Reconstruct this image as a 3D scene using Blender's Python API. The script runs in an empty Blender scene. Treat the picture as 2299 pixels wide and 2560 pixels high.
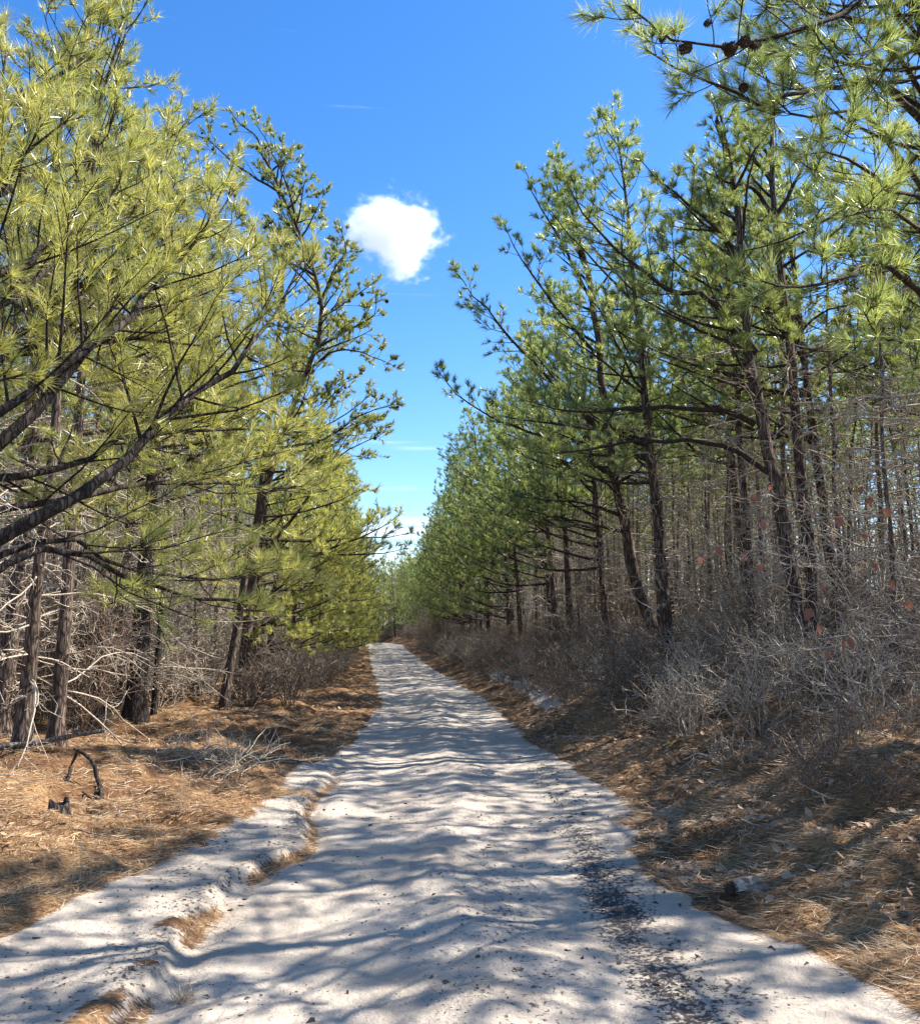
import bpy, math, random
import numpy as np
from mathutils import Vector

# ------------------------------------------------------------------ camera, sky, sun, exposure
scene = bpy.context.scene
COL = scene.collection
EYE = 1.6
FPX, CX, CY = 2256.0, 1149.5, 1280.0
PITCH = math.radians(7.33)
cam = bpy.data.cameras.new('camera')
cam.sensor_fit = 'HORIZONTAL'; cam.sensor_width = 36.0; cam.lens = 36.0 * FPX / 2299.0
cam.clip_start = 0.05; cam.clip_end = 3000.0
camo = bpy.data.objects.new('camera', cam); COL.objects.link(camo)
camo.location = (0, 0, EYE); camo.rotation_euler = (math.pi / 2 + PITCH, 0, 0)
scene.camera = camo

SUN_EL, SUN_AZ = math.radians(48.0), math.radians(74.0)      # azimuth clockwise from the road direction (+Y)
world = bpy.data.worlds.new('World'); scene.world = world; world.use_nodes = True
nt = world.node_tree; nt.nodes.clear()
def wn(t, **k):
    n = nt.nodes.new(t)
    for a, b in k.items(): setattr(n, a, b)
    return n
sky = wn('ShaderNodeTexSky', sky_type='NISHITA', sun_disc=False)
sky.sun_elevation = SUN_EL; sky.sun_rotation = SUN_AZ
sky.altitude = 0.0; sky.air_density = 1.0; sky.dust_density = 0.25; sky.ozone_density = 3.0
hsv = wn('ShaderNodeHueSaturation'); hsv.inputs['Hue'].default_value = 0.506; hsv.inputs['Saturation'].default_value = 1.31; hsv.inputs['Value'].default_value = 1.0
nt.links.new(sky.outputs[0], hsv.inputs['Color'])
# thin stratus streaks low in the sky, all round the horizon
geo = wn('ShaderNodeTexCoord'); sep = wn('ShaderNodeSeparateXYZ'); nt.links.new(geo.outputs['Generated'], sep.inputs[0])
mp = wn('ShaderNodeMapping'); mp.inputs['Scale'].default_value = (2.2, 2.2, 34.0); nt.links.new(geo.outputs['Generated'], mp.inputs[0])
nz = wn('ShaderNodeTexNoise'); nz.inputs['Scale'].default_value = 1.6; nz.inputs['Detail'].default_value = 5; nt.links.new(mp.outputs[0], nz.inputs['Vector'])
band = wn('ShaderNodeMapRange'); band.inputs[1].default_value = 0.15; band.inputs[2].default_value = 0.06; band.inputs[3].default_value = 0.0; band.inputs[4].default_value = 0.34
nt.links.new(sep.outputs['Z'], band.inputs[0])
addm = wn('ShaderNodeMath', operation='ADD'); nt.links.new(nz.outputs[0], addm.inputs[0]); nt.links.new(band.outputs[0], addm.inputs[1])
rm = wn('ShaderNodeMapRange', interpolation_type='SMOOTHSTEP'); rm.inputs[1].default_value = 0.64; rm.inputs[2].default_value = 0.86; rm.inputs[4].default_value = 0.85
nt.links.new(addm.outputs[0], rm.inputs[0])
mixc = wn('ShaderNodeMixRGB'); mixc.inputs[2].default_value = (4.6, 5.2, 6.0, 1)
nt.links.new(rm.outputs[0], mixc.inputs[0]); nt.links.new(hsv.outputs[0], mixc.inputs[1])
bg = wn('ShaderNodeBackground'); bg.inputs['Strength'].default_value = 0.125
nt.links.new(mixc.outputs[0], bg.inputs['Color'])
wo = wn('ShaderNodeOutputWorld'); nt.links.new(bg.outputs[0], wo.inputs['Surface'])

sun = bpy.data.lights.new('sun', 'SUN'); sun.energy = 5.0; sun.angle = math.radians(0.53); sun.color = (1.0, 0.955, 0.89)
suno = bpy.data.objects.new('sun', sun); COL.objects.link(suno)
sdir = Vector((math.sin(SUN_AZ) * math.cos(SUN_EL), math.cos(SUN_AZ) * math.cos(SUN_EL), math.sin(SUN_EL)))
suno.rotation_euler = sdir.to_track_quat('Z', 'Y').to_euler(); suno.location = (20, 10, 30)
scene.view_settings.view_transform = 'Standard'; scene.view_settings.look = 'None'
scene.view_settings.gamma = 1.0; scene.view_settings.exposure = 1.17
scene.view_settings.use_curve_mapping = False
scene.render.engine = 'CYCLES'
scene.cycles.max_bounces = 8; scene.cycles.diffuse_bounces = 4; scene.cycles.transmission_bounces = 6
scene.cycles.volume_bounces = 6; scene.cycles.use_denoising = True

# ------------------------------------------------------------------ small maths
RNG = np.random.default_rng(11)
TAB = np.random.default_rng(5).random((4, 256, 256))
def vnoise(x, y, k=0):
    x = np.asarray(x, float); y = np.asarray(y, float)
    xi = np.floor(x).astype(int); yi = np.floor(y).astype(int)
    fx = x - xi; fy = y - yi; fx = fx * fx * (3 - 2 * fx); fy = fy * fy * (3 - 2 * fy)
    T = TAB[k % 4]; off = (k * 37) & 255
    a = T[(xi + off) & 255, yi & 255]; b = T[(xi + 1 + off) & 255, yi & 255]
    c = T[(xi + off) & 255, (yi + 1) & 255]; d = T[(xi + 1 + off) & 255, (yi + 1) & 255]
    return (a * (1 - fx) + b * fx) * (1 - fy) + (c * (1 - fx) + d * fx) * fy
def fbm(x, y, k=0, o=3):
    s = 0; amp = 0.5; tot = 0
    for i in range(o):
        s = s + amp * vnoise(x * 2 ** i, y * 2 ** i, k + i); tot += amp; amp *= 0.5
    return s / tot
def sstep(a, b, x):
    t = np.clip((x - a) / (b - a), 0, 1); return t * t * (3 - 2 * t)
def nrm(v): return v / np.maximum(np.linalg.norm(v, axis=-1, keepdims=True), 1e-9)

LY = [-60, 0, 3.6, 4.5, 5.0, 5.5, 6.4, 7.0, 8.2, 10, 12.6, 16.5, 20, 32, 50, 82, 92, 97, 103, 400]
LX = [-2.5, -2.5, -2.4, -2.28, -2.3, -2.1, -1.93, -1.86, -1.7, -1.8, -1.5, -1.6, -1.67, -3.0, -4.9, -8.2, -10.5, -16, -40, -60]
RY = [-60, 0, 3.6, 4.6, 4.9, 5.3, 6.5, 7.2, 8.7, 10.7, 12.5, 13.6, 16, 22, 35, 65, 88, 96, 104, 112, 400]
RX = [2.1, 2.0, 1.85, 1.78, 1.6, 1.38, 1.17, 1.3, 1.5, 1.31, 1.05, .9, .83, .43, -.98, -3.75, -5.6, -7.4, -14, -38, -50]
def eL(y): return np.interp(y, LY, LX)
def eR(y): return np.interp(y, RY, RX)
CYS = np.arange(-80, 420, 1.0)
_c = (eL(CYS) + eR(CYS)) / 2; _c = np.convolve(np.pad(_c, 2, 'edge'), np.ones(5) / 5, 'valid')
def cen(y): return np.interp(y, CYS, _c)
def rut(y): return -1.33 + 0.10 * np.sin(y * 1.1) - 0.06 * np.sin(y * 2.3 + 1)

def terrain(x, y):
    x = np.asarray(x, float); y = np.asarray(y, float)
    L, R = eL(y), eR(y); c = (np.maximum(L, -1.5 + 0 * y) + R) / 2 * (y < 14) + (L + R) / 2 * (y >= 14)
    s = x - c
    dR = x - R; dL = L - x
    on = sstep(0.5, -0.2, np.maximum(dR, dL))
    h = on * (0.034 * np.exp(-(np.abs(s + .12 * (vnoise(x, y * .8, 11) - .5)) / 0.20) ** 1.5) - 0.030 * np.exp(-((s - .72) / .33) ** 2) - 0.030 * np.exp(-((s + .72) / .33) ** 2))
    churn = np.exp(-(s / .55) ** 2)
    h = h + on * (0.3 + 0.9 * churn) * 0.036 * (fbm(x * 3.0 + .8 * vnoise(x * 2, y * 2, 5), y * 3.0, 1, 3) - .5)
    h = h + on * (0.3 + 0.7 * churn) * 0.036 * (fbm(x * 6, y * 8, 2, 3) - .5)
    h = h + (0.010 + .010 * on) * (fbm(x * 14, y * 14, 3, 2) - .5)
    # left shoulder stands one hand high over the wheel track, with a crumbling lip
    near = sstep(13, 8, y)
    rr = rut(y) + 0.16 * (fbm(x * 1.7, y * 2.2, 4, 3) - .5)
    h = h + near * 0.062 * sstep(0.02, -0.09, x - rr + .10 * (fbm(x * 7, y * 7, 19, 2) - .5)) - near * 0.03 * np.exp(-((x - rr - .08) / .08) ** 2)
    h = h + near * 0.05 * (fbm(x * 3, y * 3, 5, 3) - .5) * sstep(0, -.3, x - rr)
    n1 = fbm(x * .5, y * .5, 6, 3); n2 = fbm(x * 1.6, y * 1.6, 7, 3); n3 = fbm(x * 5, y * 5, 8, 3)
    bankR = sstep(-.05, 2.3, dR) * (0.42 + 0.46 * n1) ; bankL = sstep(0, 2.8, dL) * (0.10 + 0.22 * n1)
    h = h + bankR + bankL + (1 - on) * (0.30 * (n2 - .5) + 0.11 * (n3 - .5) + 0.05 * (fbm(x * 12, y * 12, 17, 2) - .5))
    h = h + sstep(20, 60, np.abs(x)) * 1.0 * (n1)
    h = h - .34 * np.exp(-(((x - 2.95) / .42) ** 2 + ((y - 6.35) / .26) ** 2)) + .10 * np.exp(-(((x - 2.9) / .6) ** 2 + ((y - 7.2) / .35) ** 2))
    return h
def gz(x, y): return float(terrain(np.array([x]), np.array([y]))[0])

def P(u, v, Y):
    """photograph pixel + distance down the road -> point of the place"""
    x = (u - CX) / FPX; y = (CY - v) / FPX
    d = np.array([x, math.cos(PITCH) - y * math.sin(PITCH), math.sin(PITCH) + y * math.cos(PITCH)])
    return np.array([0, 0, EYE]) + d * (Y / d[1])

# ------------------------------------------------------------------ materials
def mat(name):
    m = bpy.data.materials.new(name); m.use_nodes = True
    t = m.node_tree; t.nodes.clear(); out = t.nodes.new('ShaderNodeOutputMaterial')
    return m, t, out
def N(t, typ, **k):
    n = t.nodes.new(typ)
    for a, b in k.items():
        if a.startswith('i_'): n.inputs[a[2:].replace('_', ' ')].default_value = b
        else: setattr(n, a, b)
    return n
def ramp(t, src, stops):
    r = t.nodes.new('ShaderNodeValToRGB'); e = r.color_ramp.elements
    while len(e) < len(stops): e.new(0.5)
    for q, (p, c) in zip(e, stops): q.position = p; q.color = (*c, 1)
    t.links.new(src, r.inputs[0]); return r.outputs[0]

def needle_mat(name, stops, trans=0.42, tcol=(1.55, 1.6, 1.0)):
    m, t, out = mat(name)
    a = N(t, 'ShaderNodeAttribute', attribute_name='tint')
    oi = N(t, 'ShaderNodeObjectInfo')
    ad = N(t, 'ShaderNodeMath', operation='MULTIPLY_ADD'); t.links.new(oi.outputs['Random'], ad.inputs[0]); ad.inputs[1].default_value = .30
    sb = N(t, 'ShaderNodeMath', operation='MULTIPLY'); t.links.new(a.outputs['Fac'], sb.inputs[0]); sb.inputs[1].default_value = .75
    t.links.new(sb.outputs[0], ad.inputs[2])
    c = ramp(t, ad.outputs[0], stops)
    p = N(t, 'ShaderNodeBsdfPrincipled'); p.inputs['Roughness'].default_value = .32
    p.inputs['Specular IOR Level'].default_value = .8
    t.links.new(c, p.inputs['Base Color'])
    mul = N(t, 'ShaderNodeMixRGB', blend_type='MULTIPLY'); mul.inputs[0].default_value = 1; mul.inputs[2].default_value = (*tcol, 1)
    t.links.new(c, mul.inputs[1])
    tr = N(t, 'ShaderNodeBsdfTranslucent'); t.links.new(mul.outputs[0], tr.inputs['Color'])
    mx = N(t, 'ShaderNodeMixShader'); mx.inputs[0].default_value = trans
    t.links.new(p.outputs[0], mx.inputs[1]); t.links.new(tr.outputs[0], mx.inputs[2]); t.links.new(mx.outputs[0], out.inputs[0])
    return m
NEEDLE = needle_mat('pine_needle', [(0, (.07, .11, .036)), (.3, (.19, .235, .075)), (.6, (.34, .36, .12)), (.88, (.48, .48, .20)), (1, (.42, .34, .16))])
NEEDLE_SUN = needle_mat('pine_needle_sunlit', [(0, (.10, .130, .040)), (.3, (.25, .27, .085)), (.55, (.43, .41, .125)), (.85, (.60, .56, .23)), (1, (.46, .35, .18))], .46)  # left side needles, sunlight painted in as a yellower, lighter green
NEEDLE_SHADE = needle_mat('pine_needle_shaded', [(0, (.06, .10, .042)), (.3, (.17, .215, .08)), (.6, (.33, .365, .135)), (1, (.52, .50, .23))], .52)  # right side needles, shade painted in as a bluer green

def bark_mat(name, c0, c1, c2, scale=14, bump=.6):
    m, t, out = mat(name)
    tc = N(t, 'ShaderNodeTexCoord'); mp = N(t, 'ShaderNodeMapping'); mp.inputs['Scale'].default_value = (scale, scale, scale * .17)
    t.links.new(tc.outputs['Object'], mp.inputs[0])
    vo = N(t, 'ShaderNodeTexVoronoi', feature='DISTANCE_TO_EDGE'); vo.inputs['Scale'].default_value = 2.0
    nz = N(t, 'ShaderNodeTexNoise'); nz.inputs['Scale'].default_value = 1.6; nz.inputs['Detail'].default_value = 6
    t.links.new(mp.outputs[0], nz.inputs['Vector'])
    wr = N(t, 'ShaderNodeMixRGB', blend_type='ADD'); wr.inputs[0].default_value = 1.0
    t.links.new(mp.outputs[0], wr.inputs[1]); t.links.new(nz.outputs['Color'], wr.inputs[2]); t.links.new(wr.outputs[0], vo.inputs['Vector'])
    e = N(t, 'ShaderNodeMapRange'); e.inputs[2].default_value = .22; t.links.new(vo.outputs['Distance'], e.inputs[0])
    mu = N(t, 'ShaderNodeMath', operation='MULTIPLY'); t.links.new(e.outputs[0], mu.inputs[0]); t.links.new(nz.outputs[0], mu.inputs[1])
    c = ramp(t, mu.outputs[0], [(0, c0), (.35, c1), (.75, c2)])
    p = N(t, 'ShaderNodeBsdfPrincipled'); p.inputs['Roughness'].default_value = .9; p.inputs['Specular IOR Level'].default_value = .2
    t.links.new(c, p.inputs['Base Color'])
    b = N(t, 'ShaderNodeBump'); b.inputs['Strength'].default_value = bump; b.inputs['Distance'].default_value = .02
    t.links.new(mu.outputs[0], b.inputs['Height']); t.links.new(b.outputs[0], p.inputs['Normal']); t.links.new(p.outputs[0], out.inputs[0])
    return m
BARK = bark_mat('pine_bark', (.030, .022, .018), (.125, .088, .066), (.30, .235, .185))
BARK_DARK = bark_mat('charred_and_shaded_pine_bark', (.012, .010, .009), (.045, .034, .028), (.14, .11, .09))  # charred wood, and the painted shade on the near left limbs
LIMB = bark_mat('limb_bark', (.022, .016, .013), (.060, .043, .034), (.15, .112, .088), 26, .4)
BARK_SUNLIT = bark_mat('pale_pine_bark', (.05, .036, .028), (.20, .145, .11), (.42, .34, .28))  # bark of the inner poles, lightened to paint sunlight on the trunks
TWIG = bark_mat('grey_lichen_twig', (.24, .19, .135), (.52, .435, .33), (.75, .67, .54), 30, .2)
TWIG2 = bark_mat('tan_twig', (.10, .068, .048), (.27, .195, .14), (.52, .42, .32), 30, .2)
TWIG3 = bark_mat('dark_brush_twig', (.06, .045, .034), (.22, .175, .135), (.55, .48, .39), 30, .2)
WOOD = bark_mat('dead_wood', (.05, .042, .036), (.19, .155, .125), (.38, .32, .27), 18, .5)

def simple(name, col, rough=.8, var=.25, scale=9, trans=0):
    m, t, out = mat(name)
    a = N(t, 'ShaderNodeAttribute', attribute_name='tint')
    nz = N(t, 'ShaderNodeTexNoise'); nz.inputs['Scale'].default_value = scale; nz.inputs['Detail'].default_value = 4
    lo = tuple(c * (1 - var) for c in col); hi = tuple(min(1, c * (1 + var)) for c in col)
    ad = N(t, 'ShaderNodeMath', operation='ADD'); t.links.new(a.outputs['Fac'], ad.inputs[0]); t.links.new(nz.outputs[0], ad.inputs[1])
    hf = N(t, 'ShaderNodeMath', operation='MULTIPLY'); hf.inputs[1].default_value = .6; t.links.new(ad.outputs[0], hf.inputs[0])
    c = ramp(t, hf.outputs[0], [(.15, lo), (.85, hi)])
    p = N(t, 'ShaderNodeBsdfPrincipled'); p.inputs['Roughness'].default_value = rough; t.links.new(c, p.inputs['Base Color'])
    if trans:
        tr = N(t, 'ShaderNodeBsdfTranslucent'); t.links.new(c, tr.inputs['Color'])
        mx = N(t, 'ShaderNodeMixShader'); mx.inputs[0].default_value = trans
        t.links.new(p.outputs[0], mx.inputs[1]); t.links.new(tr.outputs[0], mx.inputs[2]); t.links.new(mx.outputs[0], out.inputs[0])
    else: t.links.new(p.outputs[0], out.inputs[0])
    return m
CONE = simple('cone_scale', (.055, .035, .024), .7, .5, 40)
REDLEAF = simple('dry_oak_leaf', (.36, .155, .095), .6, .4, 20, .45)
TANLEAF = simple('fallen_oak_leaf', (.40, .27, .17), .7, .5, 12, .25)
STRAWCOL = None
def straw_mat():
    m, t, out = mat('pine_straw')
    a = N(t, 'ShaderNodeAttribute', attribute_name='tint')
    c = ramp(t, a.outputs['Fac'], [(0, (.070, .038, .020)), (.22, (.21, .108, .050)), (.5, (.43, .27, .135)), (1, (.66, .52, .33))])
    p = N(t, 'ShaderNodeBsdfPrincipled'); p.inputs['Roughness'].default_value = .5; t.links.new(c, p.inputs['Base Color'])
    t.links.new(p.outputs[0], out.inputs[0]); return m
STRAW = straw_mat()

def ground_mat():
    m, t, out = mat('sand_and_pine_litter')
    tc = N(t, 'ShaderNodeTexCoord')
    def noise(s, d=5, r=.55, v=None):
        n = N(t, 'ShaderNodeTexNoise'); n.inputs['Scale'].default_value = s; n.inputs['Detail'].default_value = d; n.inputs['Roughness'].default_value = r
        t.links.new(v or tc.outputs['Object'], n.inputs['Vector']); return n.outputs[0]
    # sand
    sand = ramp(t, noise(1.3, 6), [(.25, (.42, .350, .275)), (.5, (.49, .418, .338)), (.8, (.55, .478, .398))])
    grain = N(t, 'ShaderNodeMixRGB', blend_type='MULTIPLY'); grain.inputs[0].default_value = .55
    t.links.new(sand, grain.inputs[1]); t.links.new(ramp(t, noise(95, 3, .7), [(.3, (.62, .60, .58)), (.55, (1, 1, 1))]), grain.inputs[2])
    # scattered dark organic crumbs: everywhere a few, many in the right-hand wheel track
    at = N(t, 'ShaderNodeAttribute', attribute_name='crumb')
    n1 = noise(34, 5, .72); n2 = noise(2.6, 4)
    th = N(t, 'ShaderNodeMath', operation='MULTIPLY_ADD'); t.links.new(at.outputs['Fac'], th.inputs[0]); th.inputs[1].default_value = .17; t.links.new(n1, th.inputs[2])
    th2 = N(t, 'ShaderNodeMath', operation='MULTIPLY_ADD'); t.links.new(n2, th2.inputs[0]); th2.inputs[1].default_value = .20; t.links.new(th.outputs[0], th2.inputs[2])
    cm = N(t, 'ShaderNodeMapRange', interpolation_type='SMOOTHSTEP'); cm.inputs[1].default_value = .715; cm.inputs[2].default_value = .80; t.links.new(th2.outputs[0], cm.inputs[0])
    dark = N(t, 'ShaderNodeMixRGB'); dark.inputs[2].default_value = (.075, .065, .058, 1); t.links.new(cm.outputs[0], dark.inputs[0]); t.links.new(grain.outputs[0], dark.inputs[1])
    # needle litter
    mp = N(t, 'ShaderNodeMapping'); mp.inputs['Rotation'].default_value = (0, 0, .5); mp.inputs['Scale'].default_value = (1, 3.2, 1); t.links.new(tc.outputs['Object'], mp.inputs[0])
    lit = ramp(t, noise(22, 8, .75, mp.outputs[0]), [(.27, (.045, .024, .014)), (.42, (.15, .080, .040)), (.54, (.31, .195, .100)), (.70, (.50, .37, .22))])
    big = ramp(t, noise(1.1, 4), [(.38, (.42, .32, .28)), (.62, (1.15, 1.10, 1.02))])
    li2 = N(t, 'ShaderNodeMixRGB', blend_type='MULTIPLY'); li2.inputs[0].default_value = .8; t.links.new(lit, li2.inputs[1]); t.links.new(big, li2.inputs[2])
    al = N(t, 'ShaderNodeAttribute', attribute_name='litter')
    ln = N(t, 'ShaderNodeMath', operation='MULTIPLY_ADD'); t.links.new(noise(26, 5, .7, mp.outputs[0]), ln.inputs[0]); ln.inputs[1].default_value = .9; ln.inputs[2].default_value = -.45
    la = N(t, 'ShaderNodeMath', operation='ADD'); t.links.new(al.outputs['Fac'], la.inputs[0]); t.links.new(ln.outputs[0], la.inputs[1])
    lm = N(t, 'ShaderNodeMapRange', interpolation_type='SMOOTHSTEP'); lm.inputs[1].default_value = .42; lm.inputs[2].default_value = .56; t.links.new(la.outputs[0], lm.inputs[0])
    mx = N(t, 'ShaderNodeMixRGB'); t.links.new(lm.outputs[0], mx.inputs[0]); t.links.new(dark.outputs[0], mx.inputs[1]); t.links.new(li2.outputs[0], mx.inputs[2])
    p = N(t, 'ShaderNodeBsdfPrincipled'); p.inputs['Roughness'].default_value = .95; p.inputs['Specular IOR Level'].default_value = .15
    t.links.new(mx.outputs[0], p.inputs['Base Color'])
    bh = N(t, 'ShaderNodeMath', operation='MULTIPLY_ADD'); t.links.new(noise(60, 4, .7), bh.inputs[0]); bh.inputs[1].default_value = .35; t.links.new(noise(16, 5, .6), bh.inputs[2])
    b = N(t, 'ShaderNodeBump'); b.inputs['Strength'].default_value = .8; b.inputs['Distance'].default_value = .024; t.links.new(bh.outputs[0], b.inputs['Height'])
    t.links.new(b.outputs[0], p.inputs['Normal']); t.links.new(p.outputs[0], out.inputs[0])
    return m
GROUND = ground_mat()

# ------------------------------------------------------------------ mesh building
class Geo:
    def __init__(s): s.v = []; s.q = []; s.t = []; s.n = 0; s.tn = []; s.mq = []; s.mt = []
    def add(s, V, Q=None, T=None, tint=0.5, m=0):
        if len(V) == 0: return
        if Q is not None and len(Q): s.q.append(np.asarray(Q) + s.n); s.mq.append(np.full(len(Q), m))
        if T is not None and len(T): s.t.append(np.asarray(T) + s.n); s.mt.append(np.full(len(T), m))
        s.v.append(np.asarray(V, float)); s.n += len(V)
        s.tn.append(np.broadcast_to(np.asarray(tint, float), (len(V),)).copy())
    def mesh(s, name, mats, smooth=True, origin=None, attrs=None):
        V = np.concatenate(s.v) if s.v else np.zeros((0, 3))
        if origin is not None: V = V - np.asarray(origin)
        Q = np.concatenate(s.q) if s.q else np.zeros((0, 4), int); T = np.concatenate(s.t) if s.t else np.zeros((0, 3), int)
        me = bpy.data.meshes.new(name)
        me.vertices.add(len(V)); me.vertices.foreach_set('co', V.astype(np.float32).ravel())
        loops = np.concatenate([Q.ravel(), T.ravel()]).astype(np.int32)
        me.loops.add(len(loops)); me.loops.foreach_set('vertex_index', loops)
        nq, ntri = len(Q), len(T)
        st = np.concatenate([np.arange(nq) * 4, nq * 4 + np.arange(ntri) * 3]).astype(np.int32)
        me.polygons.add(nq + ntri); me.polygons.foreach_set('loop_start', st)
        mi = np.concatenate(s.mq + s.mt) if (s.mq or s.mt) else np.zeros(0)
        for mm in mats: me.materials.append(mm)
        if nq + ntri:
            me.polygons.foreach_set('material_index', mi.astype(np.int32))
            me.polygons.foreach_set('use_smooth', np.full(nq + ntri, smooth))
        a = me.attributes.new('tint', 'FLOAT', 'POINT'); a.data.foreach_set('value', np.concatenate(s.tn).astype(np.float32) if s.tn else np.zeros(0, np.float32))
        for k, val in (attrs or {}).items():
            a = me.attributes.new(k, 'FLOAT', 'POINT'); a.data.foreach_set('value', np.asarray(val, np.float32))
        me.update(); me.validate()
        return me
def obj(name, me, parent=None, loc=None, **props):
    o = bpy.data.objects.new(name, me); COL.objects.link(o)
    if parent is not None: o.parent = parent
    if loc is not None: o.location = loc
    for k, v in props.items(): o[k] = v
    return o
def thing(name, label, cat, loc=(0, 0, 0), rz=0, group=None):
    o = bpy.data.objects.new(name, None); COL.objects.link(o); o.location = loc; o.rotation_euler = (0, 0, rz)
    o.empty_display_size = .2; o['label'] = label; o['category'] = cat
    if group: o['group'] = group
    return o
def tag(o, label, cat, group=None):
    o['label'] = label; o['category'] = cat
    if group: o['group'] = group
    return o

def tubes(paths, rad, sides=3):
    """paths (N,n,3), rad (N,n) -> verts, quads"""
    Nn, n, _ = paths.shape
    if Nn == 0: return np.zeros((0, 3)), np.zeros((0, 4), int)
    tg = np.empty_like(paths); tg[:, 1:-1] = paths[:, 2:] - paths[:, :-2]; tg[:, 0] = paths[:, 1] - paths[:, 0]; tg[:, -1] = paths[:, -1] - paths[:, -2]
    tg = nrm(tg)
    ref = np.where(np.abs(tg[:, :1, 2:3]) < .8, np.array([0, 0, 1.]), np.array([1., 0, 0]))
    a = nrm(np.cross(tg, np.broadcast_to(ref, tg.shape))); b = np.cross(tg, a)
    th = np.arange(sides) * 2 * np.pi / sides
    V = paths[:, :, None] + rad[:, :, None, None] * (a[:, :, None] * np.cos(th)[:, None] + b[:, :, None] * np.sin(th)[:, None])
    i = np.arange(n - 1)[:, None] * sides; j = np.arange(sides)[None]; j2 = (j + 1) % sides
    q = np.stack([i + j, i + j2, i + sides + j2, i + sides + j], -1).reshape(-1, 4)
    Q = (q[None] + (np.arange(Nn) * n * sides)[:, None, None]).reshape(-1, 4)
    return V.reshape(-1, 3), Q
def grow(p0, d, L, n, rng, up=0.0, wob=0.15):
    """N curved paths with n points"""
    d = nrm(d); pts = [p0]; st = (L / (n - 1))[:, None]
    for k in range(n - 1):
        d = nrm(d + np.array([0, 0, 1.]) * up / (n - 1) + rng.normal(0, wob, d.shape) * (1 / math.sqrt(n - 1)) * 1.4)
        pts.append(pts[-1] + d * st)
    return np.stack(pts, 1)
def at(paths, idx, t):
    n = paths.shape[1]; x = np.clip(t, 0, .9999) * (n - 1); i = x.astype(int); f = (x - i)[:, None]
    a = paths[idx, i]; b = paths[idx, i + 1]
    return a * (1 - f) + b * f, nrm(b - a)
def taper(paths, r0, r1):
    n = paths.shape[1]; k = np.linspace(0, 1, n)[None]
    return np.asarray(r0)[:, None] * (1 - k) + np.asarray(r1)[:, None] * k
def sideways(tan, rng, flat=.6):
    """a direction across tan, mostly horizontal when flat is near 1"""
    r = rng.normal(0, 1, tan.shape); r[:, 2] *= (1 - flat)
    r = r - (r * tan).sum(1, keepdims=True) * tan
    return nrm(r)
def needles(G, a, b, k, rng, ln=.11, w=.0022, m=0, spread=(25, 65)):
    """k needles along each shoot a->b"""
    n = len(a)
    if n == 0: return
    ax = nrm(b - a); idx = np.repeat(np.arange(n), k); M = len(idx)
    t = rng.random(M) ** .8
    base = a[idx] * (1 - t[:, None]) + b[idx] * t[:, None]
    A = ax[idx]; r = rng.normal(0, 1, (M, 3)); r = nrm(r - (r * A).sum(1, keepdims=True) * A)
    ang = np.radians(rng.uniform(spread[0], spread[1], M)) * (1.15 - .45 * t)
    d = A * np.cos(ang)[:, None] + r * np.sin(ang)[:, None] + np.array([0, 0, .10])
    d = nrm(d); L = ln * rng.uniform(.7, 1.15, M)[:, None]
    s = nrm(np.cross(d, rng.normal(0, 1, (M, 3)))) * w
    V = np.stack([base - s, base + s, base + d * L], 1).reshape(-1, 3)
    T = np.arange(M * 3).reshape(-1, 3)
    tint = np.repeat(np.clip(rng.normal(.45, .22, M) + rng.normal(0, .16, n)[idx], 0, 1), 3)
    G.add(V, T=T, tint=tint, m=m)

def foliate(limbs, lens, r0, rng, wood, crown, k=26, nl=.11, nw=.0022, start=.3, step=.17, sub=.42, flat=.75, mw=0, shoots=(3, 5), tip_up=.5):
    """secondary branches, shoots and needles on the given limb paths"""
    idx = []; ts = []
    for i, L in enumerate(lens):
        m_ = max(3, int(L * (1 - start) / step))
        tt = start + (1 - start) * (np.arange(m_) + rng.random(m_) * .8) / m_
        idx += [i] * m_; ts += list(tt)
    idx = np.array(idx); ts = np.clip(np.array(ts), 0, .98); n = len(idx)
    p, tg = at(limbs, idx, ts)
    sd = sideways(tg, rng, flat)
    ang = np.radians(rng.uniform(35, 62, n))[:, None]
    d = tg * np.cos(ang) + sd * np.sin(ang)
    L2 = (sub * np.asarray(lens)[idx] * (1.02 - ts) ** .8 + .12) * rng.uniform(.6, 1.2, n)
    sec = grow(p, d, L2, 5, rng, tip_up, .16)
    rr = np.asarray(r0)[idx] * (1 - .8 * ts) * .42
    V, Q = tubes(sec, taper(sec, np.clip(rr, .004, .02), np.full(n, .0028)), 3); wood.add(V, Q, m=mw)
    # shoots on the secondaries
    cnt = np.clip((L2 / .13).astype(int), shoots[0], shoots[1] + 4)
    i2 = np.repeat(np.arange(n), cnt); t2 = .3 + .7 * rng.random(len(i2))
    p2, g2 = at(sec, i2, t2); s2 = sideways(g2, rng, .5); an = np.radians(rng.uniform(30, 60, len(i2)))[:, None]
    L3 = rng.uniform(.10, .26, len(i2)) * np.clip(L2[i2] * 1.4, .6, 1.2)
    sh = grow(p2, g2 * np.cos(an) + s2 * np.sin(an), L3, 3, rng, .55, .2)
    V, Q = tubes(sh, np.full((len(i2), 3), .0026), 3); wood.add(V, Q, m=mw)
    a = np.concatenate([sh[:, 1] * .5 + sh[:, 0] * .5, sec[:, -2] * .5 + sec[:, -1] * .5, limbs[:, -2] * .3 + limbs[:, -1] * .7])
    b = np.concatenate([sh[:, -1], sec[:, -1], limbs[:, -1]])
    needles(crown, a, b, k, rng, nl, nw)
    return b

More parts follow.
